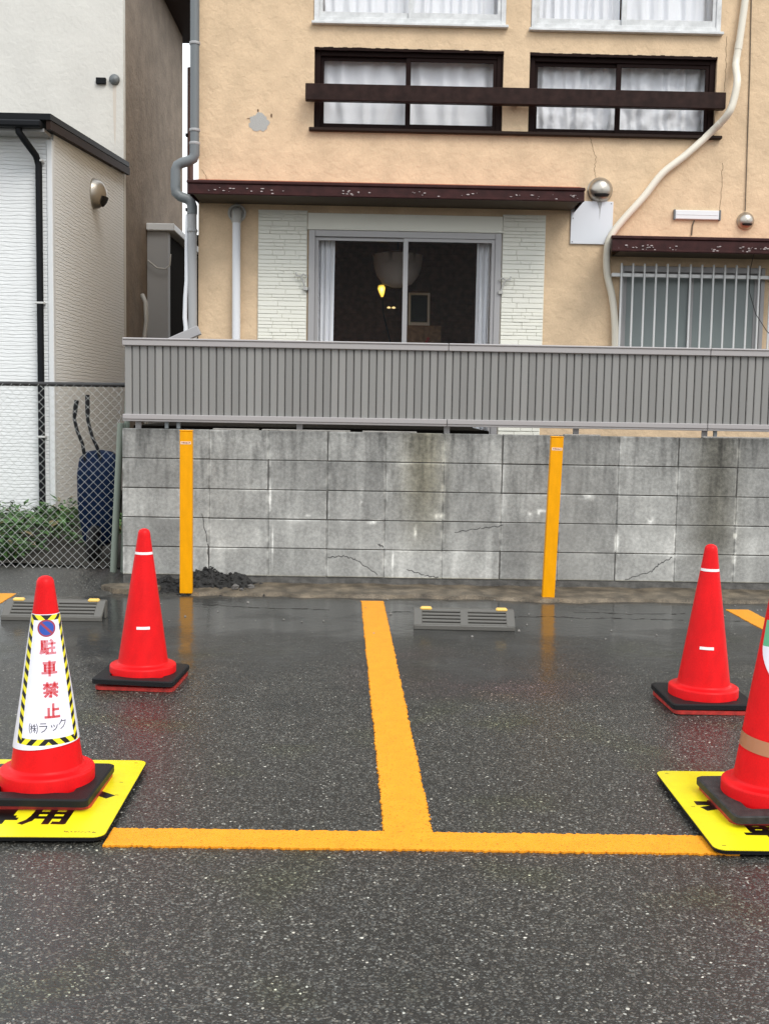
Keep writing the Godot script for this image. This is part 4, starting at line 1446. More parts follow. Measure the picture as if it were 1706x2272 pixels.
func build_room() -> void:
	# what shows through the big window
	var pl := thing("paper_lamp", "round white paper lamp hanging behind the large grey window", "lamp", Vector3(0.30, 2.62, -3.9))
	var lm := MB.new()
	rng.seed = 4
	var f := noise(71, 1.0, 3)
	lm.lathe([Vector2(0.06, 2.80), Vector2(0.17, 2.78), Vector2(0.235, 2.72), Vector2(0.24, 2.65), Vector2(0.21, 2.56), Vector2(0.15, 2.48), Vector2(0.06, 2.445), Vector2(0.0, 2.44)], 24, Transform3D(Basis(), Vector3(0.30, 0, -3.9)))
	obj("shade", lm, M.paper, pl)
	for k in 6:
		var pt := MB.new()
		var q := TAU * k / 6 + 0.2
		pt.sheet(6, 6, func(s: float, t: float) -> Vector3:
			var an := q + (s - 0.5) * 0.9 * (1.0 - 0.6 * t * t)
			var rr := 0.243 - 0.10 * t * t + 0.012 * sin(s * PI)
			return Vector3(0.30 + rr * sin(an), 2.76 - 0.28 * t, -3.9 + rr * cos(an)))
		obj("petal", pt, M.paper, pl)
	var cd := MB.new()
	cd.tube([Vector3(0.30, 2.79, -3.9), Vector3(0.30, 3.115, -3.9)], 0.004, 6)
	obj("cord", cd, M.black, pl)

	var fl := thing("flower_lamp", "small glowing yellow lamp below the white paper lamp", "lamp", Vector3(0.165, 2.40, -4.2))
	var fm := MB.new()
	fm.lathe([Vector2(0.012, 2.365), Vector2(0.03, 2.41), Vector2(0.042, 2.455), Vector2(0.03, 2.485), Vector2(0.0, 2.49)], 14, Transform3D(Basis(Vector3(0, 0, 1), 0.1), Vector3(0.39, 0.02, -4.2)))
	obj("lamp_shade", fm, M.lamp, fl)
	var st := MB.new()
	st.tube([Vector3(0.155, 2.41, -4.2), Vector3(0.17, 2.2, -4.2), Vector3(0.25, 1.9, -4.2), Vector3(0.26, 0.765, -4.2)], 0.006, 6)
	obj("stem", st, M.black_metal, fl)
	for q in [[0.225, 2.255], [0.275, 2.255]]:
		var b := MB.new()
		b.lathe([Vector2(0.0, 0.0), Vector2(0.018, 0.004), Vector2(0.02, 0.014), Vector2(0.0, 0.024)], 10, Transform3D(Basis(), Vector3(q[0], q[1], -4.2)))
		obj("small_bulb", b, M.bulb, fl)
	var li := OmniLight3D.new()
	li.name = "flower_lamp_light"
	li.position = Vector3(0.15, 2.44, -4.13)
	li.light_color = Color(1.0, 0.8, 0.4)
	li.light_energy = 0.02
	li.light_size = 0.03
	li.omni_range = 6.0
	li.omni_attenuation = 2.0
	li.shadow_enabled = true
	add_child(li)

	var cab := thing("wooden_cabinet", "small wooden cabinet standing inside behind the right window pane", "cabinet", Vector3(0.60, 0.76, -4.7))
	var cm := MB.new()
	cm.box(Vector3(0.42, 0.762, -4.95), Vector3(0.80, 2.115, -4.55), 0.01)
	obj("carcass", cm, M.wood, cab)
	for k in 2:
		var d := MB.new()
		d.box(Vector3(0.43 + 0.185 * k, 0.85, -4.548), Vector3(0.607 + 0.185 * k, 2.09, -4.53), 0.004)
		obj("door", d, M.wood, cab)
	var pf := thing("picture_frame", "pale framed dark picture leaning on the wooden cabinet indoors", "picture frame", Vector3(0.56, 2.117, -4.75))
	var fr := MB.new()
	var t := Transform3D(Basis(Vector3(1, 0, 0), -0.12), Vector3(0.56, 2.117, -4.66))
	fr.box(Vector3(-0.115, 0.0, -0.02), Vector3(-0.09, 0.36, 0.0), 0.003, t)
	fr.box(Vector3(0.09, 0.0, -0.02), Vector3(0.115, 0.36, 0.0), 0.003, t)
	fr.box(Vector3(-0.09, 0.0, -0.02), Vector3(0.09, 0.04, -0.001), 0.003, t)
	fr.box(Vector3(-0.09, 0.335, -0.02), Vector3(0.09, 0.36, -0.001), 0.003, t)
	obj("frame", fr, M.paper, pf)
	var sc := MB.new()
	sc.box(Vector3(-0.095, 0.03, -0.016), Vector3(0.095, 0.34, -0.008), 0.0, t)
	obj("picture", sc, M.screen, pf)
	var tr := MB.new()
	tr.tube([Vector3(0.66, 1.98, -4.45), Vector3(0.64, 1.94, -4.45), Vector3(0.63, 1.90, -4.45), Vector3(0.60, 1.86, -4.45)], 0.016, 8)
	for k in 13:
		pass
	var ring := []
	for k in 13:
		ring.append(Vector3(0.60 + 0.03 * cos(TAU * k / 12), 1.83 + 0.03 * sin(TAU * k / 12), -4.45))
	tr.tube(ring, 0.007, 6)
	tr.tube([Vector3(0.60, 1.80, -4.45), Vector3(0.60, 0.765, -4.45)], 0.008, 6)
	tag(obj("red_ornament", tr, M.red_plastic), "slim dark red ornament in front of the wooden cabinet indoors", "ornament")
	var cu := thing("pale_cushions", "pale rounded cushions low down behind the left window pane", "cushions", Vector3(0.10, 0.76, -3.8))
	for q in [[0.02, 1.72, 0.13], [0.17, 1.74, 0.16]]:
		var m := MB.new()
		var pr := []
		for k in 9:
			var a := -PI / 2 + PI * k / 8
			pr.append(Vector2(q[2] * cos(a), q[2] * 0.75 * sin(a)))
		m.lathe(pr, 16, Transform3D(Basis(), Vector3(q[0], q[1], -3.8)))
		obj("cushion", m, M.paper, cu)
	var sb := MB.new()
	sb.box(Vector3(-0.2, 0.762, -4.0), Vector3(0.36, 1.60, -3.6), 0.03)
	obj("bench", sb, M.deck, cu)


func build_neighbours() -> void:
	# tall plastered house
	var t := thing("tall_plastered_house", "tall off-white plastered house behind the siding annex", "house", Vector3(-5.5, 0, -8.8))
	var w := MB.new()
	w.box(Vector3(-9.0, -0.05, -6.69), Vector3(-3.0, 7.05, -6.57), 0.0)
	obj("front_wall", w, M.white_plaster, t)
	var s := MB.new()
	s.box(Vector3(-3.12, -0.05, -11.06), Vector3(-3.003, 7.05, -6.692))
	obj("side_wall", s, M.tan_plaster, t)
	var b := MB.new()
	b.box(Vector3(-9.0, -0.05, -11.06), Vector3(-3.123, 7.05, -10.95))
	obj("back_wall", b, M.tan_plaster, t)
	var r := MB.new()
	r.box(Vector3(-9.3, 7.053, -11.4), Vector3(-2.62, 7.25, -6.2), 0.01)
	var ro := obj("roof", r, M.brown_fascia, t)
	var g := MB.new()
	g.box(Vector3(-2.66, 7.06, -11.4), Vector3(-2.56, 7.16, -6.2), 0.03)
	obj("gutter", g, M.brown_fascia, ro)
	var vt := Transform3D(Basis(Vector3(1, 0, 0), Vector3(0, 0, 1), Vector3(0, -1, 0)), Vector3(-3.105, 5.14, -6.57))
	var v := MB.new()
	v.lathe([Vector2(0.064, 0.0), Vector2(0.064, 0.02), Vector2(0.052, 0.045), Vector2(0.0, 0.055)], 20, vt)
	obj("round_vent", v, M.pipe_grey, t)
	var ru := MB.new()
	ru.prism([Vector2(-3.13, 5.07), Vector2(-3.085, 5.07), Vector2(-3.09, 4.7), Vector2(-3.10, 4.35), Vector2(-3.115, 4.45), Vector2(-3.125, 4.8)], -6.5699, -6.5688)
	obj("rust_stain", ru, M.stain, t)
	var bx := MB.new()
	bx.box(Vector3(-3.325, 5.08, -6.568), Vector3(-3.205, 5.155, -6.53), 0.005)
	obj("small_box", bx, M.black_metal, t)
	# small store built against the side wall
	var st := MB.new()
	st.box(Vector3(-3.0, 0.0, -8.25), Vector3(-2.72, 3.56, -8.05), 0.005)
	var sto := obj("side_cupboard", st, M.pipe_pale, t)
	var sr := MB.new()
	sr.box(Vector3(-3.0, 3.562, -10.4), Vector3(-2.62, 3.66, -7.98), 0.01)
	obj("cupboard_roof", sr, M.trim_white, sto)
	var sd2 := MB.new()
	sd2.box(Vector3(-3.0, 0.0, -10.9), Vector3(-2.73, 3.54, -8.252), 0.005)
	obj("dark_side", sd2, M.deck, sto)
	var hs := MB.new()
	hs.tube([Vector3(-2.9, 2.62, -7.2), Vector3(-2.84, 2.52, -7.1), Vector3(-2.83, 2.3, -7.1), Vector3(-2.86, 2.05, -7.1), Vector3(-2.84, 1.6, -7.1), Vector3(-2.84, 0.1, -7.1)], 0.03, 8)
	obj("bent_pipe", hs, M.pvc_old, t)
	var lp := MB.new()
	lp.tube([Vector3(-2.98, 3.16, -7.98), Vector3(-2.85, 3.06, -7.98), Vector3(-2.74, 3.05, -7.98), Vector3(-2.68, 3.1, -7.98), Vector3(-2.67, 3.25, -7.98)], 0.012, 6)
	obj("cable_loop", lp, M.pvc_old, t)

	# annex with white siding
	var a := thing("siding_annex", "low white siding annex with a black lean-to roof on the left", "house", Vector3(-4.5, 0, -4.9))
	var fw := MB.new()
	fw.box(Vector3(-8.0, 0.15, -3.47), Vector3(-3.045, 3.72, -3.35))
	obj("front_wall", fw, M.siding, a)
	var sw := MB.new()
	sw.prism([Vector2(3.42, 0.15), Vector2(6.56, 0.15), Vector2(6.56, 4.02), Vector2(3.42, 3.765)], -3.12, -3.0, Transform3D(Basis(Vector3(0, 0, -1), Vector3(0, 1, 0), Vector3(1, 0, 0)), Vector3.ZERO))
	obj("side_wall", sw, M.siding, a)
	var tr := MB.new()
	tr.box(Vector3(-3.047, 0.15, -3.42), Vector3(-2.992, 3.70, -3.335), 0.006)
	obj("corner_trim", tr, M.trim_white, a)
	var ft := MB.new()
	ft.box(Vector3(-8.0, -0.05, -6.5), Vector3(-3.03, 0.148, -3.38), 0.0)
	obj("foundation", ft, M.concrete_pale, a)
	# narrow ledge courses on the front, each a strip of its own depth
	var rf := MB.new()
	var slope := Transform3D(Basis(Vector3(0, 0, -1), Vector3(0, 1, 0), Vector3(1, 0, 0)), Vector3.ZERO)
	rf.prism([Vector2(3.06, 3.815), Vector2(6.565, 4.105), Vector2(6.565, 4.16), Vector2(3.06, 3.87)], -8.2, -2.93, slope)
	var rfo := obj("roof", rf, M.black_metal, a)
	var rk := MB.new()
	rk.prism([Vector2(3.08, 3.735), Vector2(6.62, 4.02), Vector2(6.62, 4.105), Vector2(3.08, 3.812)], -2.975, -2.935, slope)
	obj("rake_board", rk, M.brown_fascia, rfo)
	var gt := MB.new()
	gt.box(Vector3(-8.2, 3.735, -3.10), Vector3(-3.0, 3.80, -2.99), 0.015)
	obj("gutter", gt, M.black_metal, rfo)
	var sf := MB.new()
	sf.box(Vector3(-8.0, 3.715, -3.345), Vector3(-3.0, 3.745, -3.10))
	obj("soffit", sf, M.pipe_pale, rfo)
	var dp := MB.new()
	dp.tube([Vector3(-3.22, 3.78, -3.06), Vector3(-3.22, 3.70, -3.06), Vector3(-3.19, 3.65, -3.09), Vector3(-3.12, 3.53, -3.25), Vector3(-3.105, 3.45, -3.285), Vector3(-3.105, 2.0, -3.285), Vector3(-3.105, 0.1, -3.285)], 0.032, 12)
	var dpo := obj("down_pipe", dp, M.black_metal, a)
	for y in [3.49, 2.17, 0.9]:
		var c := MB.new()
		c.box(Vector3(-3.145, y - 0.01, -3.35), Vector3(-3.065, y + 0.01, -3.25), 0.004)
		obj("pipe_clip", c, M.alu, dpo)
	var vh := MB.new()
	var ft2 := Transform3D(Basis(Vector3(0, 0, -1), Vector3(1, 0, 0), Vector3(0, -1, 0)), Vector3(-3.0, 3.50, -5.0))
	ft2.basis = Basis(Vector3(0, 1, 0), Vector3(1, 0, 0), Vector3(0, 0, -1))
	vh.lathe([Vector2(0.165, 0.0), Vector2(0.165, 0.012), Vector2(0.165, 0.012), Vector2(0.15, 0.06), Vector2(0.118, 0.105), Vector2(0.065, 0.135), Vector2(0.0, 0.145)], 28, ft2)
	var vho := obj("vent_hood", vh, M.steel, a)
	var mo := MB.new()
	mo.sheet(12, 4, func(q: float, k: float) -> Vector3:
		var ang := (q - 0.5) * 2.0
		var yy := -0.165 * (0.22 + 0.62 * k * cos(ang * 0.9))
		var zz := 0.165 * 0.80 * sin(ang) * (1.0 - 0.2 * k)
		var rad := minf(1.0, sqrt(yy * yy + zz * zz) / 0.165)
		return Vector3(-3.0 + 0.150 * sqrt(maxf(0.0, 1.0 - pow(rad, 2.2))) + 0.012, 3.50 + yy, -5.0 + zz))
	obj("mouth", mo, M.black, vho)

	# far end of the alley
	var sh := thing("dark_shed", "dark shed at the far end of the narrow alley", "shed", Vector3(-2.4, 0, -12.6))
	var sb := MB.new()
	sb.box(Vector3(-3.6, 0, -13.4), Vector3(-1.3, 3.95, -11.9), 0.01)
	obj("walls", sb, M.deck, sh)
	var sr2 := MB.new()
	sr2.box(Vector3(-3.7, 3.952, -13.6), Vector3(-1.2, 4.05, -11.7), 0.01)
	obj("roof", sr2, M.black_metal, sh)
	var po := thing("brown_pole", "thin brown pole against the sky in the alley gap", "pole", Vector3(-2.945, 0, -11.5))
	var pm := MB.new()
	pm.tube([Vector3(-2.945, 0.0, -11.5), Vector3(-2.945, 4.0, -11.5), Vector3(-2.945, 6.7, -11.5)], 0.055, 10, 0.05)
	obj("shaft", pm, M.pole_brown, po)
	for y in [5.6, 4.4]:
		var c := MB.new()
		c.box(Vector3(-3.02, y, -11.54), Vector3(-2.88, y + 0.05, -11.46), 0.005)
		obj("collar", c, M.black_metal, po)
	# grey bar resting behind the slat fence
	var gb := MB.new()
	gb.box(Vector3(-0.16, -0.035, -0.03), Vector3(0.16, 0.035, 0.03), 0.004, Transform3D(Basis(Vector3(0, 0, 1), 0.43), Vector3(-1.38, 1.72, -0.8)))
	tag(obj("metal_bar", gb, M.alu_grey), "short grey metal bar leaning behind the left end of the slat fence", "bar")


func build_chain_fence() -> void:
	var Z := -0.35
	var root := thing("chain_link_fence", "chain link fence with a dark top rail left of the block wall", "fence", Vector3(-2.6, 0.05, Z))
	var tr := MB.new()
	tr.tube([Vector3(-4.2, 1.352, Z), Vector3(-1.66, 1.366, Z)], 0.016, 10)
	obj("top_rail", tr, M.rail_black, root)
	var ps := MB.new()
	ps.tube([Vector3(-1.775, 0.0, Z + 0.02), Vector3(-1.715, 1.10, Z + 0.02)], 0.024, 12)
	obj("post", ps, M.post_green, root)
	var ps2 := MB.new()
	ps2.tube([Vector3(-1.712, 0.0, Z - 0.02), Vector3(-1.672, 1.37, Z - 0.02)], 0.020, 12)
	obj("post", ps2, M.post_green, root)
	var ps3 := MB.new()
	ps3.tube([Vector3(-4.15, 0.0, Z), Vector3(-4.15, 1.36, Z)], 0.024, 12)
	obj("post", ps3, M.post_green, root)
	var cell := 0.062
	var k := 0
	var x := -4.1
	while x < -1.70:
		var pts := []
		var y := 0.06
		var j := 0
		while y < 1.37:
			var xx := x + (cell * 0.26 if ((j + k) % 2) == 0 else -cell * 0.26)
			xx = minf(xx, -1.775 + 0.06 * y / 1.1)
			pts.append(Vector3(xx, y, Z + (0.004 if (j % 2) == (k % 2) else -0.004) + 0.012 * sin(y * 3.0 + x)))
			y += cell * 0.5
			j += 1
		var mb := MB.new()
		mb.tube(pts, 0.0017, 4)
		obj("wire", mb, M.wire, root)
		x += cell * 0.5
		k += 1


func build_weeds() -> void:
	var mb := MB.new()
	mb.usec = true
	rng.seed = 88
	for c in 120:
		var cx := rng.randf_range(-4.1, -2.15)
		var cz := rng.randf_range(-3.2, -0.50)
		if cz > -1.5 and cx > -2.5:
			continue
		var hh := rng.randf_range(0.06, 0.24) * smoothstep(-2.1, -2.7, cx) + 0.08
		hh *= 1.0 if cz < -1.2 else 0.55
		var gy := ground_y(cx, cz) + 0.01
		for s in 34:
			var an := rng.randf() * TAU
			var tilt := rng.randf_range(0.1, 1.1)
			var up := rng.randf_range(0.25, 1.0) * hh
			var p := Vector3(cx + up * 0.7 * sin(tilt) * cos(an), gy + up * (0.5 + 0.5 * cos(tilt)), cz + up * 0.7 * sin(tilt) * sin(an))
			var L := rng.randf_range(0.025, 0.07)
			var d := Vector3(cos(an), rng.randf_range(-0.4, 0.7), sin(an)).normalized()
			var sd := d.cross(Vector3.UP).normalized() * L * rng.randf_range(0.25, 0.45)
			var g := rng.randf()
			mb.tint = Color(0.035 + 0.05 * g, 0.095 + 0.085 * g, 0.02 + 0.028 * g)
			if rng.randf() < 0.05:
				mb.tint = Color(0.18, 0.14, 0.06)
			var nn := Vector3(0, 1, 0.3).normalized()
			var tip := p + d * L * 2.0
			var m1 := p + d * L + sd + Vector3(0, 0.006, 0)
			var m2 := p + d * L - sd + Vector3(0, 0.006, 0)
			mb.tri(p, m1, tip, nn, nn, nn)
			mb.tri(p, tip, m2, nn, nn, nn)
	var o := obj("weeds", mb, M.leaf)
	tag(o, "low green weeds growing at the foot of the white annex behind the chain link fence", "weeds")
	o.set_meta("kind", "stuff")


func build_wheelbarrow() -> void:
	var root := thing("wheelbarrow", "blue wheelbarrow with black handles standing on end behind the chain link fence", "wheelbarrow", Vector3(-2.0, 0.05, -0.9))
	var Z := -0.9
	var tray := MB.new()
	var prof := [[0.16, 0.05, 0.05], [0.20, 0.115, 0.10], [0.45, 0.150, 0.14], [0.70, 0.155, 0.14], [0.82, 0.140, 0.11], [0.87, 0.10, 0.07], [0.885, 0.02, 0.02]]
	tray.sheet(40, prof.size() * 4, func(s: float, t: float) -> Vector3:
		var q := t * (prof.size() - 1)
		var i := mini(int(q), prof.size() - 2)
		var fr := q - i
		var y := lerpf(prof[i][0], prof[i + 1][0], fr)
		var rx := lerpf(prof[i][1], prof[i + 1][1], fr)
		var rz := lerpf(prof[i][2], prof[i + 1][2], fr)
		var an := s * TAU
		var sq := pow(pow(absf(cos(an)), 4.0) + pow(absf(sin(an)), 4.0), -0.25)
		return Vector3(-2.0 + rx * sq * cos(an), y, Z + rz * sq * sin(an)))
	# the normals of a closed sheet point outwards from its middle
	for i in tray.n.size():
		var out := tray.v[i] - Vector3(-2.0, tray.v[i].y, Z)
		if tray.n[i].dot(out) < 0.0:
			tray.n[i] = -tray.n[i]
	obj("tray", tray, M.blue, root)
	for q in [[[-2.14, 1.25], [-2.15, 1.20], [-2.16, 1.12], [-2.14, 1.03], [-2.10, 0.93], [-2.08, 0.80]], [[-2.062, 1.292], [-2.062, 1.22], [-2.06, 1.11], [-2.03, 0.99], [-1.99, 0.90], [-1.96, 0.80]]]:
		var pts := []
		for p in q:
			pts.append(Vector3(p[0], p[1], Z + 0.1))
		var mb := MB.new()
		mb.tube(pts, 0.013, 8)
		var ho := obj("handle", mb, M.black_metal, root)
		var gp := MB.new()
		gp.tube([pts[0] + Vector3(0, 0.004, 0), pts[1], pts[1].lerp(pts[2], 0.7)], 0.017, 8)
		obj("grip", gp, M.rubber, ho)
	var wh := MB.new()
	wh.lathe([Vector2(0.06, -0.03), Vector2(0.12, -0.035), Vector2(0.14, -0.02), Vector2(0.14, 0.02), Vector2(0.12, 0.035), Vector2(0.06, 0.03)], 20, Transform3D(Basis(Vector3(0, 1, 0), Vector3(1, 0, 0), Vector3(0, 0, -1)), Vector3(-2.0, 0.19, Z + 0.17)))
	obj("wheel", wh, M.rubber, root)


func rounded(half: float, r: float, steps := 5) -> Array:
	var pts := []
	for c in 4:
		var mid := Vector2(half - r, half - r) * Vector2([1, -1, -1, 1][c], [1, 1, -1, -1][c])
		for k in steps + 1:
			var a := PI / 2 * c + PI / 2 * k / steps
			pts.append(mid + Vector2(cos(a), sin(a)) * r)
	return pts


# built at the origin, moved afterwards
func make_cone(label: String) -> Node3D:
	var root := thing("traffic_cone", label, "traffic cone")
	var body := MB.new()
	body.lathe([Vector2(0.146, 0.012), Vector2(0.146, 0.078), Vector2(0.1445, 0.083), Vector2(0.140, 0.086), Vector2(0.140, 0.086), Vector2(0.118, 0.089), Vector2(0.112, 0.092), Vector2(0.1095, 0.098), Vector2(0.1095, 0.098), Vector2(0.0275, 0.664), Vector2(0.0262, 0.676), Vector2(0.021, 0.686), Vector2(0.010, 0.692), Vector2(0.0, 0.693)], 48)
	obj("body", body, M.cone_red, root)
	var base := MB.new()
	var flip := Transform3D(Basis(Vector3(1, 0, 0), Vector3(0, 0, 1), Vector3(0, 1, 0)), Vector3.ZERO)
	base.prism(rounded(0.173, 0.03), 0.002, 0.018, flip)
	obj("base_plate", base, M.base_red, root)
	return root


func add_tapes(cone: Node3D) -> void:
	for s in [[0.580, 0.591, 1.25, 0.0], [0.255, 0.267, 0.34, 0.02]]:
		var mb := MB.new()
		mb.lathe([Vector2(cone_r(s[0]) + 0.0012, s[0]), Vector2(cone_r(s[1]) + 0.0012, s[1])], 16, Transform3D(), -s[2] + s[3], s[2] + s[3])
		obj("tape", mb, M.tape_white, cone).rotation.y = 0.0


func make_weight(label: String, m: Material) -> Node3D:
	var root := thing("cone_weight", label, "cone weight")
	var mb := MB.new()
	var outer := rounded(0.178, 0.02)
	var n := outer.size()
	var hole := 0.157
	for i in n:
		var p: Vector2 = outer[i]
		var q: Vector2 = outer[(i + 1) % n]
		var P := func(a: Vector2, k: float, y: float) -> Vector3:
			var c := a * k
			return Vector3(c.x, y, c.y)
		var ip := p.normalized() * hole
		var iq := q.normalized() * hole
		var V := func(a: Vector2, y: float) -> Vector3: return Vector3(a.x, y, a.y)
		var o := Vector3(p.x + q.x, 0, p.y + q.y)
		mb.quad(P.call(p, 0.97, 0.027), P.call(q, 0.97, 0.027), V.call(iq, 0.027), V.call(ip, 0.027), Vector3.UP)
		mb.quad(P.call(p, 0.97, 0.027), P.call(q, 0.97, 0.027), V.call(q, 0.023), V.call(p, 0.023), o + Vector3(0, 0.5, 0))
		mb.quad(V.call(p, 0.023), V.call(q, 0.023), V.call(q, 0.004), V.call(p, 0.004), o)
		mb.quad(V.call(p, 0.004), V.call(q, 0.004), V.call(iq, 0.0), V.call(ip, 0.0), Vector3.DOWN)
		mb.quad(V.call(ip, 0.0), V.call(iq, 0.0), V.call(iq, 0.027), V.call(ip, 0.027), -o)
	obj("slab", mb, m, root)
	return root


func build_cones() -> void:
	var y0 := 0.0
	var mat_y := 0.0155
	var rl := make_cone("plain red traffic cone by the left yellow post")
	add_tapes(rl)
	var rr := dup(rl, "traffic_cone", "plain red traffic cone by the right yellow line", Vector3(1.462, y0, 2.95), 0.03)
	for o in rl.get_children():
		if o.name.begins_with("tape"):
			o.rotation.y = 0.21
	for o in rr.get_children():
		if o.name.begins_with("tape"):
			o.rotation.y = -0.29
	rl.position = Vector3(-0.978, y0, 2.68)
	rl.rotation.y = -0.05
	rl.rotation.z = -0.01
	rr.rotation.z = -0.012
	# cone with the printed sleeve
	var nl := make_cone("red traffic cone with a white printed no parking sleeve")
	var sl := MB.new()
	var seg := 72
	for k in seg:
		var a0 := -PI + TAU * k / seg
		var a1 := -PI + TAU * (k + 1) / seg
		var u0 := 0.5 + a0 / PI
		var u1 := 0.5 + a1 / PI
		var prev := []
		for j in 13:
			var c := []
			for e in [[a0, u0], [a1, u1]]:
				var lowy: float = 0.168 + 0.010 * sin(e[0] + 0.3)
				var y := lerpf(lowy, 0.578, j / 12.0)
				var r := cone_r(y) + 0.0022 + 0.0007 * sin(e[0] * 5.0 + y * 20.0)
				c.append([Vector3(r * sin(e[0]), y, r * cos(e[0])), Vector3(sin(e[0]), 0.137, cos(e[0])).normalized(), Vector2(clampf(e[1], 0.002, 0.998), (SLEEVE_TOP - y) / (SLEEVE_TOP - SLEEVE_LOW))])
			if j > 0:
				sl.tri(prev[0][0], prev[1][0], c[1][0], prev[0][1], prev[1][1], c[1][1], prev[0][2], prev[1][2], c[1][2])
				sl.tri(prev[0][0], c[1][0], c[0][0], prev[0][1], c[1][1], c[0][1], prev[0][2], c[1][2], c[0][2])
			prev = c
	obj("printed_sleeve", sl, M.sleeve, nl).rotation.y = 0.25
	nl.position = Vector3(-0.986, mat_y, 4.185)
	nl.rotation.y = 0.0
	# cone cut off by the right edge
	var nr := make_cone("red traffic cone with a white sheet and brown tape at the right edge")
	for part in [["white_sheet", 0.30, 0.52, M.sheet_white], ["green_band", 0.52, 0.60, M.sheet_green]]:
		var mb := MB.new()
		for j in 16:
			for k in 20:
				var c := []
				for e in [[j, k], [j, k + 1], [j + 1, k + 1], [j + 1, k]]:
					var y := lerpf(part[1], part[2], e[0] / 16.0)
					var st := lerpf(0.15, -1.25, smoothstep(0.33, 0.53, y))
					var an := lerpf(st, 1.9, e[1] / 20.0)
					var r := cone_r(y) + 0.0025
					c.append([Vector3(r * sin(an), y, r * cos(an)), Vector3(sin(an), 0.137, cos(an)).normalized()])
				mb.tri(c[0][0], c[1][0], c[2][0], c[0][1], c[1][1], c[2][1])
				mb.tri(c[0][0], c[2][0], c[3][0], c[0][1], c[2][1], c[3][1])
		obj(part[0], mb, part[3], nr)
	var tp := MB.new()
	for k in 40:
		var c := []
		for e in [[0.190, k], [0.190, k + 1], [0.234, k + 1], [0.234, k]]:
			var an: float = -PI + TAU * e[1] / 40.0
			var y: float = e[0] - 0.012 * sin(an + 0.6)
			var r := cone_r(y) + 0.0018
			c.append([Vector3(r * sin(an), y, r * cos(an)), Vector3(sin(an), 0.137, cos(an)).normalized()])
		tp.tri(c[0][0], c[1][0], c[2][0], c[0][1], c[1][1], c[2][1])
		tp.tri(c[0][0], c[2][0], c[3][0], c[0][1], c[2][1], c[3][1])
	obj("brown_tape", tp, M.tape_brown, nr)
	nr.position = Vector3(1.283, mat_y, 4.25)
	nr.rotation.y = 0.02

	var w1 := make_weight("black rubber weight on the plain cone by the left yellow post", M.rubber)
	var w2 := dup(w1, "cone_weight", "black rubber weight on the plain cone by the right yellow line", Vector3(1.462, 0.021, 2.945), 0.02)
	var w3 := dup(w1, "cone_weight", "black rubber weight on the cone with the printed sleeve", Vector3(-0.988, mat_y + 0.019, 4.20), -0.02)
	var w4 := make_weight("scuffed grey-black rubber weight on the cone with brown tape", M.rubber_old)
	w1.position = Vector3(-0.980, 0.026, 2.69)
	w1.rotation = Vector3(0.0, -0.06, -0.02)
	w2.rotation.x = 0.015
	w3.rotation.x = 0.0
	w4.position = Vector3(1.280, mat_y + 0.021, 4.27)
	w4.rotation = Vector3(0.02, 0.05, 0.0)


func build_boards() -> void:
	for q in [[-1.075, 4.225, 0.012, "yellow board with black lettering under the cone with the printed sleeve"], [1.355, 4.272, -0.008, "yellow board with black lettering under the cone with brown tape"]]:
		var root := thing("sign_board", q[3], "sign board")
		var flip := Transform3D(Basis(Vector3(1, 0, 0), Vector3(0, 0, 1), Vector3(0, 1, 0)), Vector3.ZERO)
		var slab := MB.new()
		slab.prism(rounded(0.35, 0.035, 6), 0.0095, 0.0125, flip)
		slab.prism(rounded(0.346, 0.035, 6), 0.001, 0.0095, flip)
		obj("backing", slab, M.rubber, root)
		var top := MB.new()
		top.prism(rounded(0.348, 0.034, 6), 0.0125, 0.0145, flip)
		top.uv.clear()
		for p in top.v:
			top.uv.append(Vector2(p.x / 0.7 + 0.5, p.z / 0.7 + 0.5))
		obj("printed_face", top, M.mat_print, root)
		root.position = Vector3(q[0], 0.008, q[1])
		root.rotation.y = q[2]


func build_posts() -> void:
	var p := thing("yellow_post", "yellow metal post at the left, above the rubble", "post")
	var mb := MB.new()
	mb.box(Vector3(-0.040, 0.0, -0.025), Vector3(0.040, 1.055, 0.025), 0.004)
	obj("shaft", mb, M.post_yellow, p)
	var cp := MB.new()
	cp.box(Vector3(-0.042, 1.055, -0.027), Vector3(0.042, 1.063, 0.027), 0.003)
	obj("cap", cp, M.post_yellow, p)
	var st := MB.new()
	st.box(Vector3(-0.034, 0.972, 0.0252), Vector3(0.034, 0.990, 0.026))
	var so := obj("sticker", st, M.sticker, p)
	var ink := MB.new()
	rng.seed = 2
	for k in 6:
		var x := -0.026 + 0.0095 * k
		ink.box(Vector3(x, 0.976 + rng.randf() * 0.004, 0.0261), Vector3(x + 0.006, 0.983 + rng.randf() * 0.004, 0.0264))
	obj("small_print", ink, M.sticker_ink, so)
	var b := dup(p, "yellow_post", "yellow metal post at the right, near the wheel stop", Vector3(1.215, 0.012, 0.345))
	b.rotation.z = -0.026
	p.position = Vector3(-1.150, 0.012, 0.345)
	p.rotation.z = 0.0


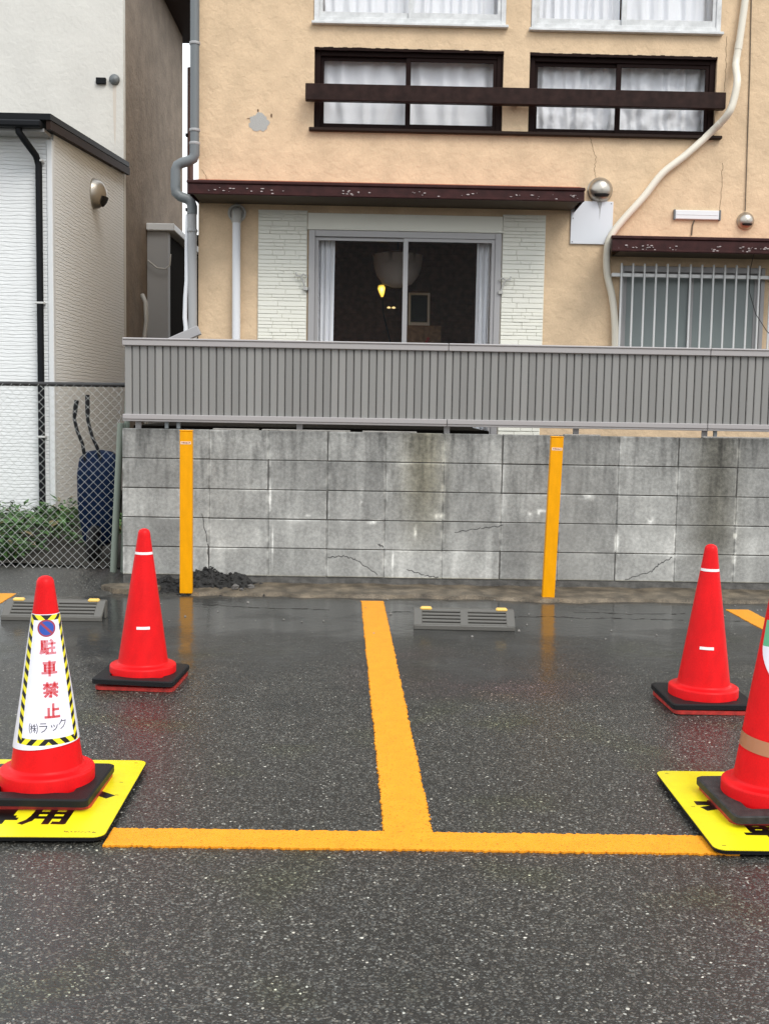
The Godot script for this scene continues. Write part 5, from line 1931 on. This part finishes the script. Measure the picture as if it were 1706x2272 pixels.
func build_stops() -> void:
	var r := thing("wheel_stop", "grey slotted wheel stop between the middle line and the right yellow post", "wheel stop")
	var hw := 0.285
	var core := MB.new()
	core.prism([Vector2(-0.065, 0.0), Vector2(0.075, 0.0), Vector2(0.075, 0.022), Vector2(-0.030, 0.092), Vector2(-0.065, 0.092)], -hw + 0.01, hw - 0.01, Transform3D(Basis(Vector3(0, 0, -1), Vector3(0, 1, 0), Vector3(1, 0, 0)).scaled(Vector3(1, 1, -1)), Vector3.ZERO))
	obj("core", core, M.black, r)
	# slanting face laid with ribs
	var d := Vector3(0, 0.070, -0.105).normalized()
	var nn := Vector3(0, 0.105, 0.070).normalized()
	var face := Transform3D(Basis(Vector3(1, 0, 0), d, nn), Vector3(0, 0.022, 0.075))
	var L := Vector2(0.070, 0.105).length()
	for k in 5:
		var a := L * (0.0 + 0.215 * k)
		var mb := MB.new()
		mb.box(Vector3(-hw + 0.045, a, -0.004), Vector3(hw - 0.045, a + L * (0.135 if k < 4 else 0.14), 0.012), 0.003, face)
		obj("rib", mb, M.stop_grey, r)
	for s in [[-hw, -hw + 0.048], [-0.022, 0.022], [hw - 0.048, hw]]:
		var mb := MB.new()
		mb.box(Vector3(s[0], -0.004, -0.006), Vector3(s[1], L + 0.004, 0.0125), 0.003, face)
		obj("end_block", mb, M.stop_grey, r)
	var lip := MB.new()
	lip.box(Vector3(-hw, 0.0, 0.060), Vector3(hw, 0.030, 0.086), 0.005)
	obj("front_lip", lip, M.stop_grey, r)
	var top := MB.new()
	top.box(Vector3(-hw, 0.0, -0.072), Vector3(hw, 0.103, -0.022), 0.005)
	obj("back_block", top, M.stop_grey, r)
	for s in [-1.0, 1.0]:
		var mb := MB.new()
		mb.box(Vector3(s * 0.215 - 0.033, 0.092, -0.052), Vector3(s * 0.215 + 0.033, 0.114, -0.014), 0.008)
		obj("reflector", mb, M.reflector, r)
	dup(r, "wheel_stop", "grey slotted wheel stop behind the cone with the printed sleeve", Vector3(-1.765, 0, 1.22), 0.0)
	r.position = Vector3(0.577, 0, 1.33)
	r.rotation.y = -0.04


func chunk(mb: MB, at: Vector3, r: float) -> void:
	# an angular lump
	var pts := []
	for j in 4:
		var row := []
		for k in 6:
			var a := PI * (j + 0.15) / 3.3
			var q := TAU * k / 6 + j * 0.4
			var rr := r * rng.randf_range(0.7, 1.15)
			row.append(at + Vector3(rr * sin(a) * cos(q), rr * 0.7 * cos(a), rr * sin(a) * sin(q)))
		pts.append(row)
	for j in 3:
		for k in 6:
			var a: Vector3 = pts[j][k]
			var b: Vector3 = pts[j][(k + 1) % 6]
			var c: Vector3 = pts[j + 1][(k + 1) % 6]
			var d: Vector3 = pts[j + 1][k]
			mb.flat(a, b, c, (a + b + c) / 3.0 - at)
			mb.flat(a, c, d, (a + c + d) / 3.0 - at)
	for k in range(1, 5):
		mb.flat(pts[0][0], pts[0][k], pts[0][k + 1], Vector3.UP)


func build_rubble() -> void:
	var mb := MB.new()
	rng.seed = 66
	var f := noise(67, 1.6, 4)
	var top := func(x: float) -> float:
		return maxf(0.0, 0.048 + 0.06 * f.get_noise_1d(x * 2.4) + 0.045 * exp(-pow((x + 1.08) / 0.1, 2.0)) + 0.035 * exp(-pow((x + 0.90) / 0.10, 2.0))) * smoothstep(-1.45, -1.3, x) * smoothstep(-0.64, -0.85, x)
	mb.sheet(70, 16, func(s: float, t: float) -> Vector3:
		var x := lerpf(-1.47, -0.62, s)
		var z := lerpf(0.0, 0.26, t)
		var y: float = (top.call(x) + 0.015 * f.get_noise_2d(x * 22.0, z * 22.0)) * pow(1.0 - t, 0.8) * (0.85 + 0.3 * f.get_noise_2d(x * 9.0, z * 9.0)) - 0.004 + 0.03 * (1.0 - t)
		return Vector3(x, maxf(y, 0.0), z))
	for k in 620:
		var x := rng.randf_range(-1.45, -0.60)
		var z := rng.randf_range(0.02, 0.36)
		var t := clampf(z / 0.26, 0.0, 1.0)
		var y: float = top.call(x) * pow(1.0 - t, 0.8) + 0.03 * (1.0 - t)
		chunk(mb, Vector3(x, y, z), 0.003 + 0.017 * pow(rng.randf(), 2.5))
	var o := obj("broken_asphalt", mb, M.rubble)
	tag(o, "heap of broken black asphalt crumbs at the foot of the left yellow post", "rubble")
	o.set_meta("kind", "stuff")
	var where := [[-0.845, 0.235, 0.033, "largest pale rubble stone at the foot of the block wall"], [-0.745, 0.17, 0.026, "pale rubble stone at the right end of the black asphalt heap"], [-0.80, 0.27, 0.015, "smallest pale rubble stone in front of the black asphalt heap"]]
	for q in where:
		var m := MB.new()
		chunk(m, Vector3(q[0], q[2] * 0.5 + 0.02, q[1]), q[2])
		tag(obj("rubble_stone", m, M.stone), q[3], "stone")
	# bits of gravel lying about
	var gv := MB.new()
	for k in 46:
		var x := rng.randf_range(-1.3, 3.0)
		var z := rng.randf_range(0.35, 1.7)
		chunk(gv, Vector3(x, 0.005, z), rng.randf_range(0.003, 0.008))
	for q in [[0.88, 1.42], [-0.72, 0.62], [0.17, 0.95], [0.6, 1.6]]:
		chunk(gv, Vector3(q[0], 0.006, q[1]), 0.010)
	var go := obj("loose_gravel", gv, M.concrete_pale)
	tag(go, "loose bits of pale gravel scattered on the wet asphalt", "gravel")
	go.set_meta("kind", "stuff")


func _ready() -> void:
	var cam := Camera3D.new()
	cam.name = "camera"
	cam.fov = 48.5916
	cam.near = 0.05
	cam.far = 300.0
	var pitch := 0.09324
	var roll := 0.01720
	var yaw := 0.01818
	var fw := Vector3(sin(yaw) * cos(pitch), -sin(pitch), -cos(yaw) * cos(pitch))
	var rt := Vector3(cos(yaw), 0, sin(yaw))
	var up := rt.cross(fw)
	var r2 := rt * cos(roll) + up * sin(roll)
	var u2 := up * cos(roll) - rt * sin(roll)
	cam.transform = Transform3D(Basis(r2, u2, -fw), Vector3(0, 1.2513, 7.69341))
	add_child(cam)
	cam.current = true

	var env := Environment.new()
	env.background_mode = Environment.BG_SKY
	var sky := Sky.new()
	var ps := ProceduralSkyMaterial.new()
	ps.sky_top_color = Color(0.90, 0.92, 0.945)
	ps.sky_horizon_color = Color(0.93, 0.94, 0.945)
	ps.sky_curve = 0.2
	ps.ground_bottom_color = Color(0.28, 0.28, 0.27)
	ps.ground_horizon_color = Color(0.5, 0.5, 0.49)
	ps.sky_energy_multiplier = 1.15
	sky.sky_material = ps
	env.sky = sky
	env.tonemap_mode = Environment.TONE_MAPPER_LINEAR
	env.tonemap_exposure = 1.3
	env.sdfgi_enabled = true
	env.ssao_enabled = true
	env.ssil_enabled = true
	var we := WorldEnvironment.new()
	we.name = "environment"
	we.environment = env
	add_child(we)

	var sun := DirectionalLight3D.new()
	sun.name = "sun"
	sun.light_energy = 0.5
	sun.light_angular_distance = 28.0
	sun.light_color = Color(1.0, 0.98, 0.95)
	sun.shadow_enabled = true
	sun.sky_mode = DirectionalLight3D.SKY_MODE_LIGHT_ONLY
	sun.rotation = Vector3(deg_to_rad(-48.0), deg_to_rad(32.0), 0.0)
	add_child(sun)

	make_materials()
	build_ground()
	build_neighbours()
	build_house()
	build_room()
	build_deck()
	build_wall()
	build_slat_fence()
	build_chain_fence()
	build_lines()
	build_weeds()
	build_wheelbarrow()
	build_posts()
	build_stops()
	build_boards()
	build_cones()
	build_rubble()
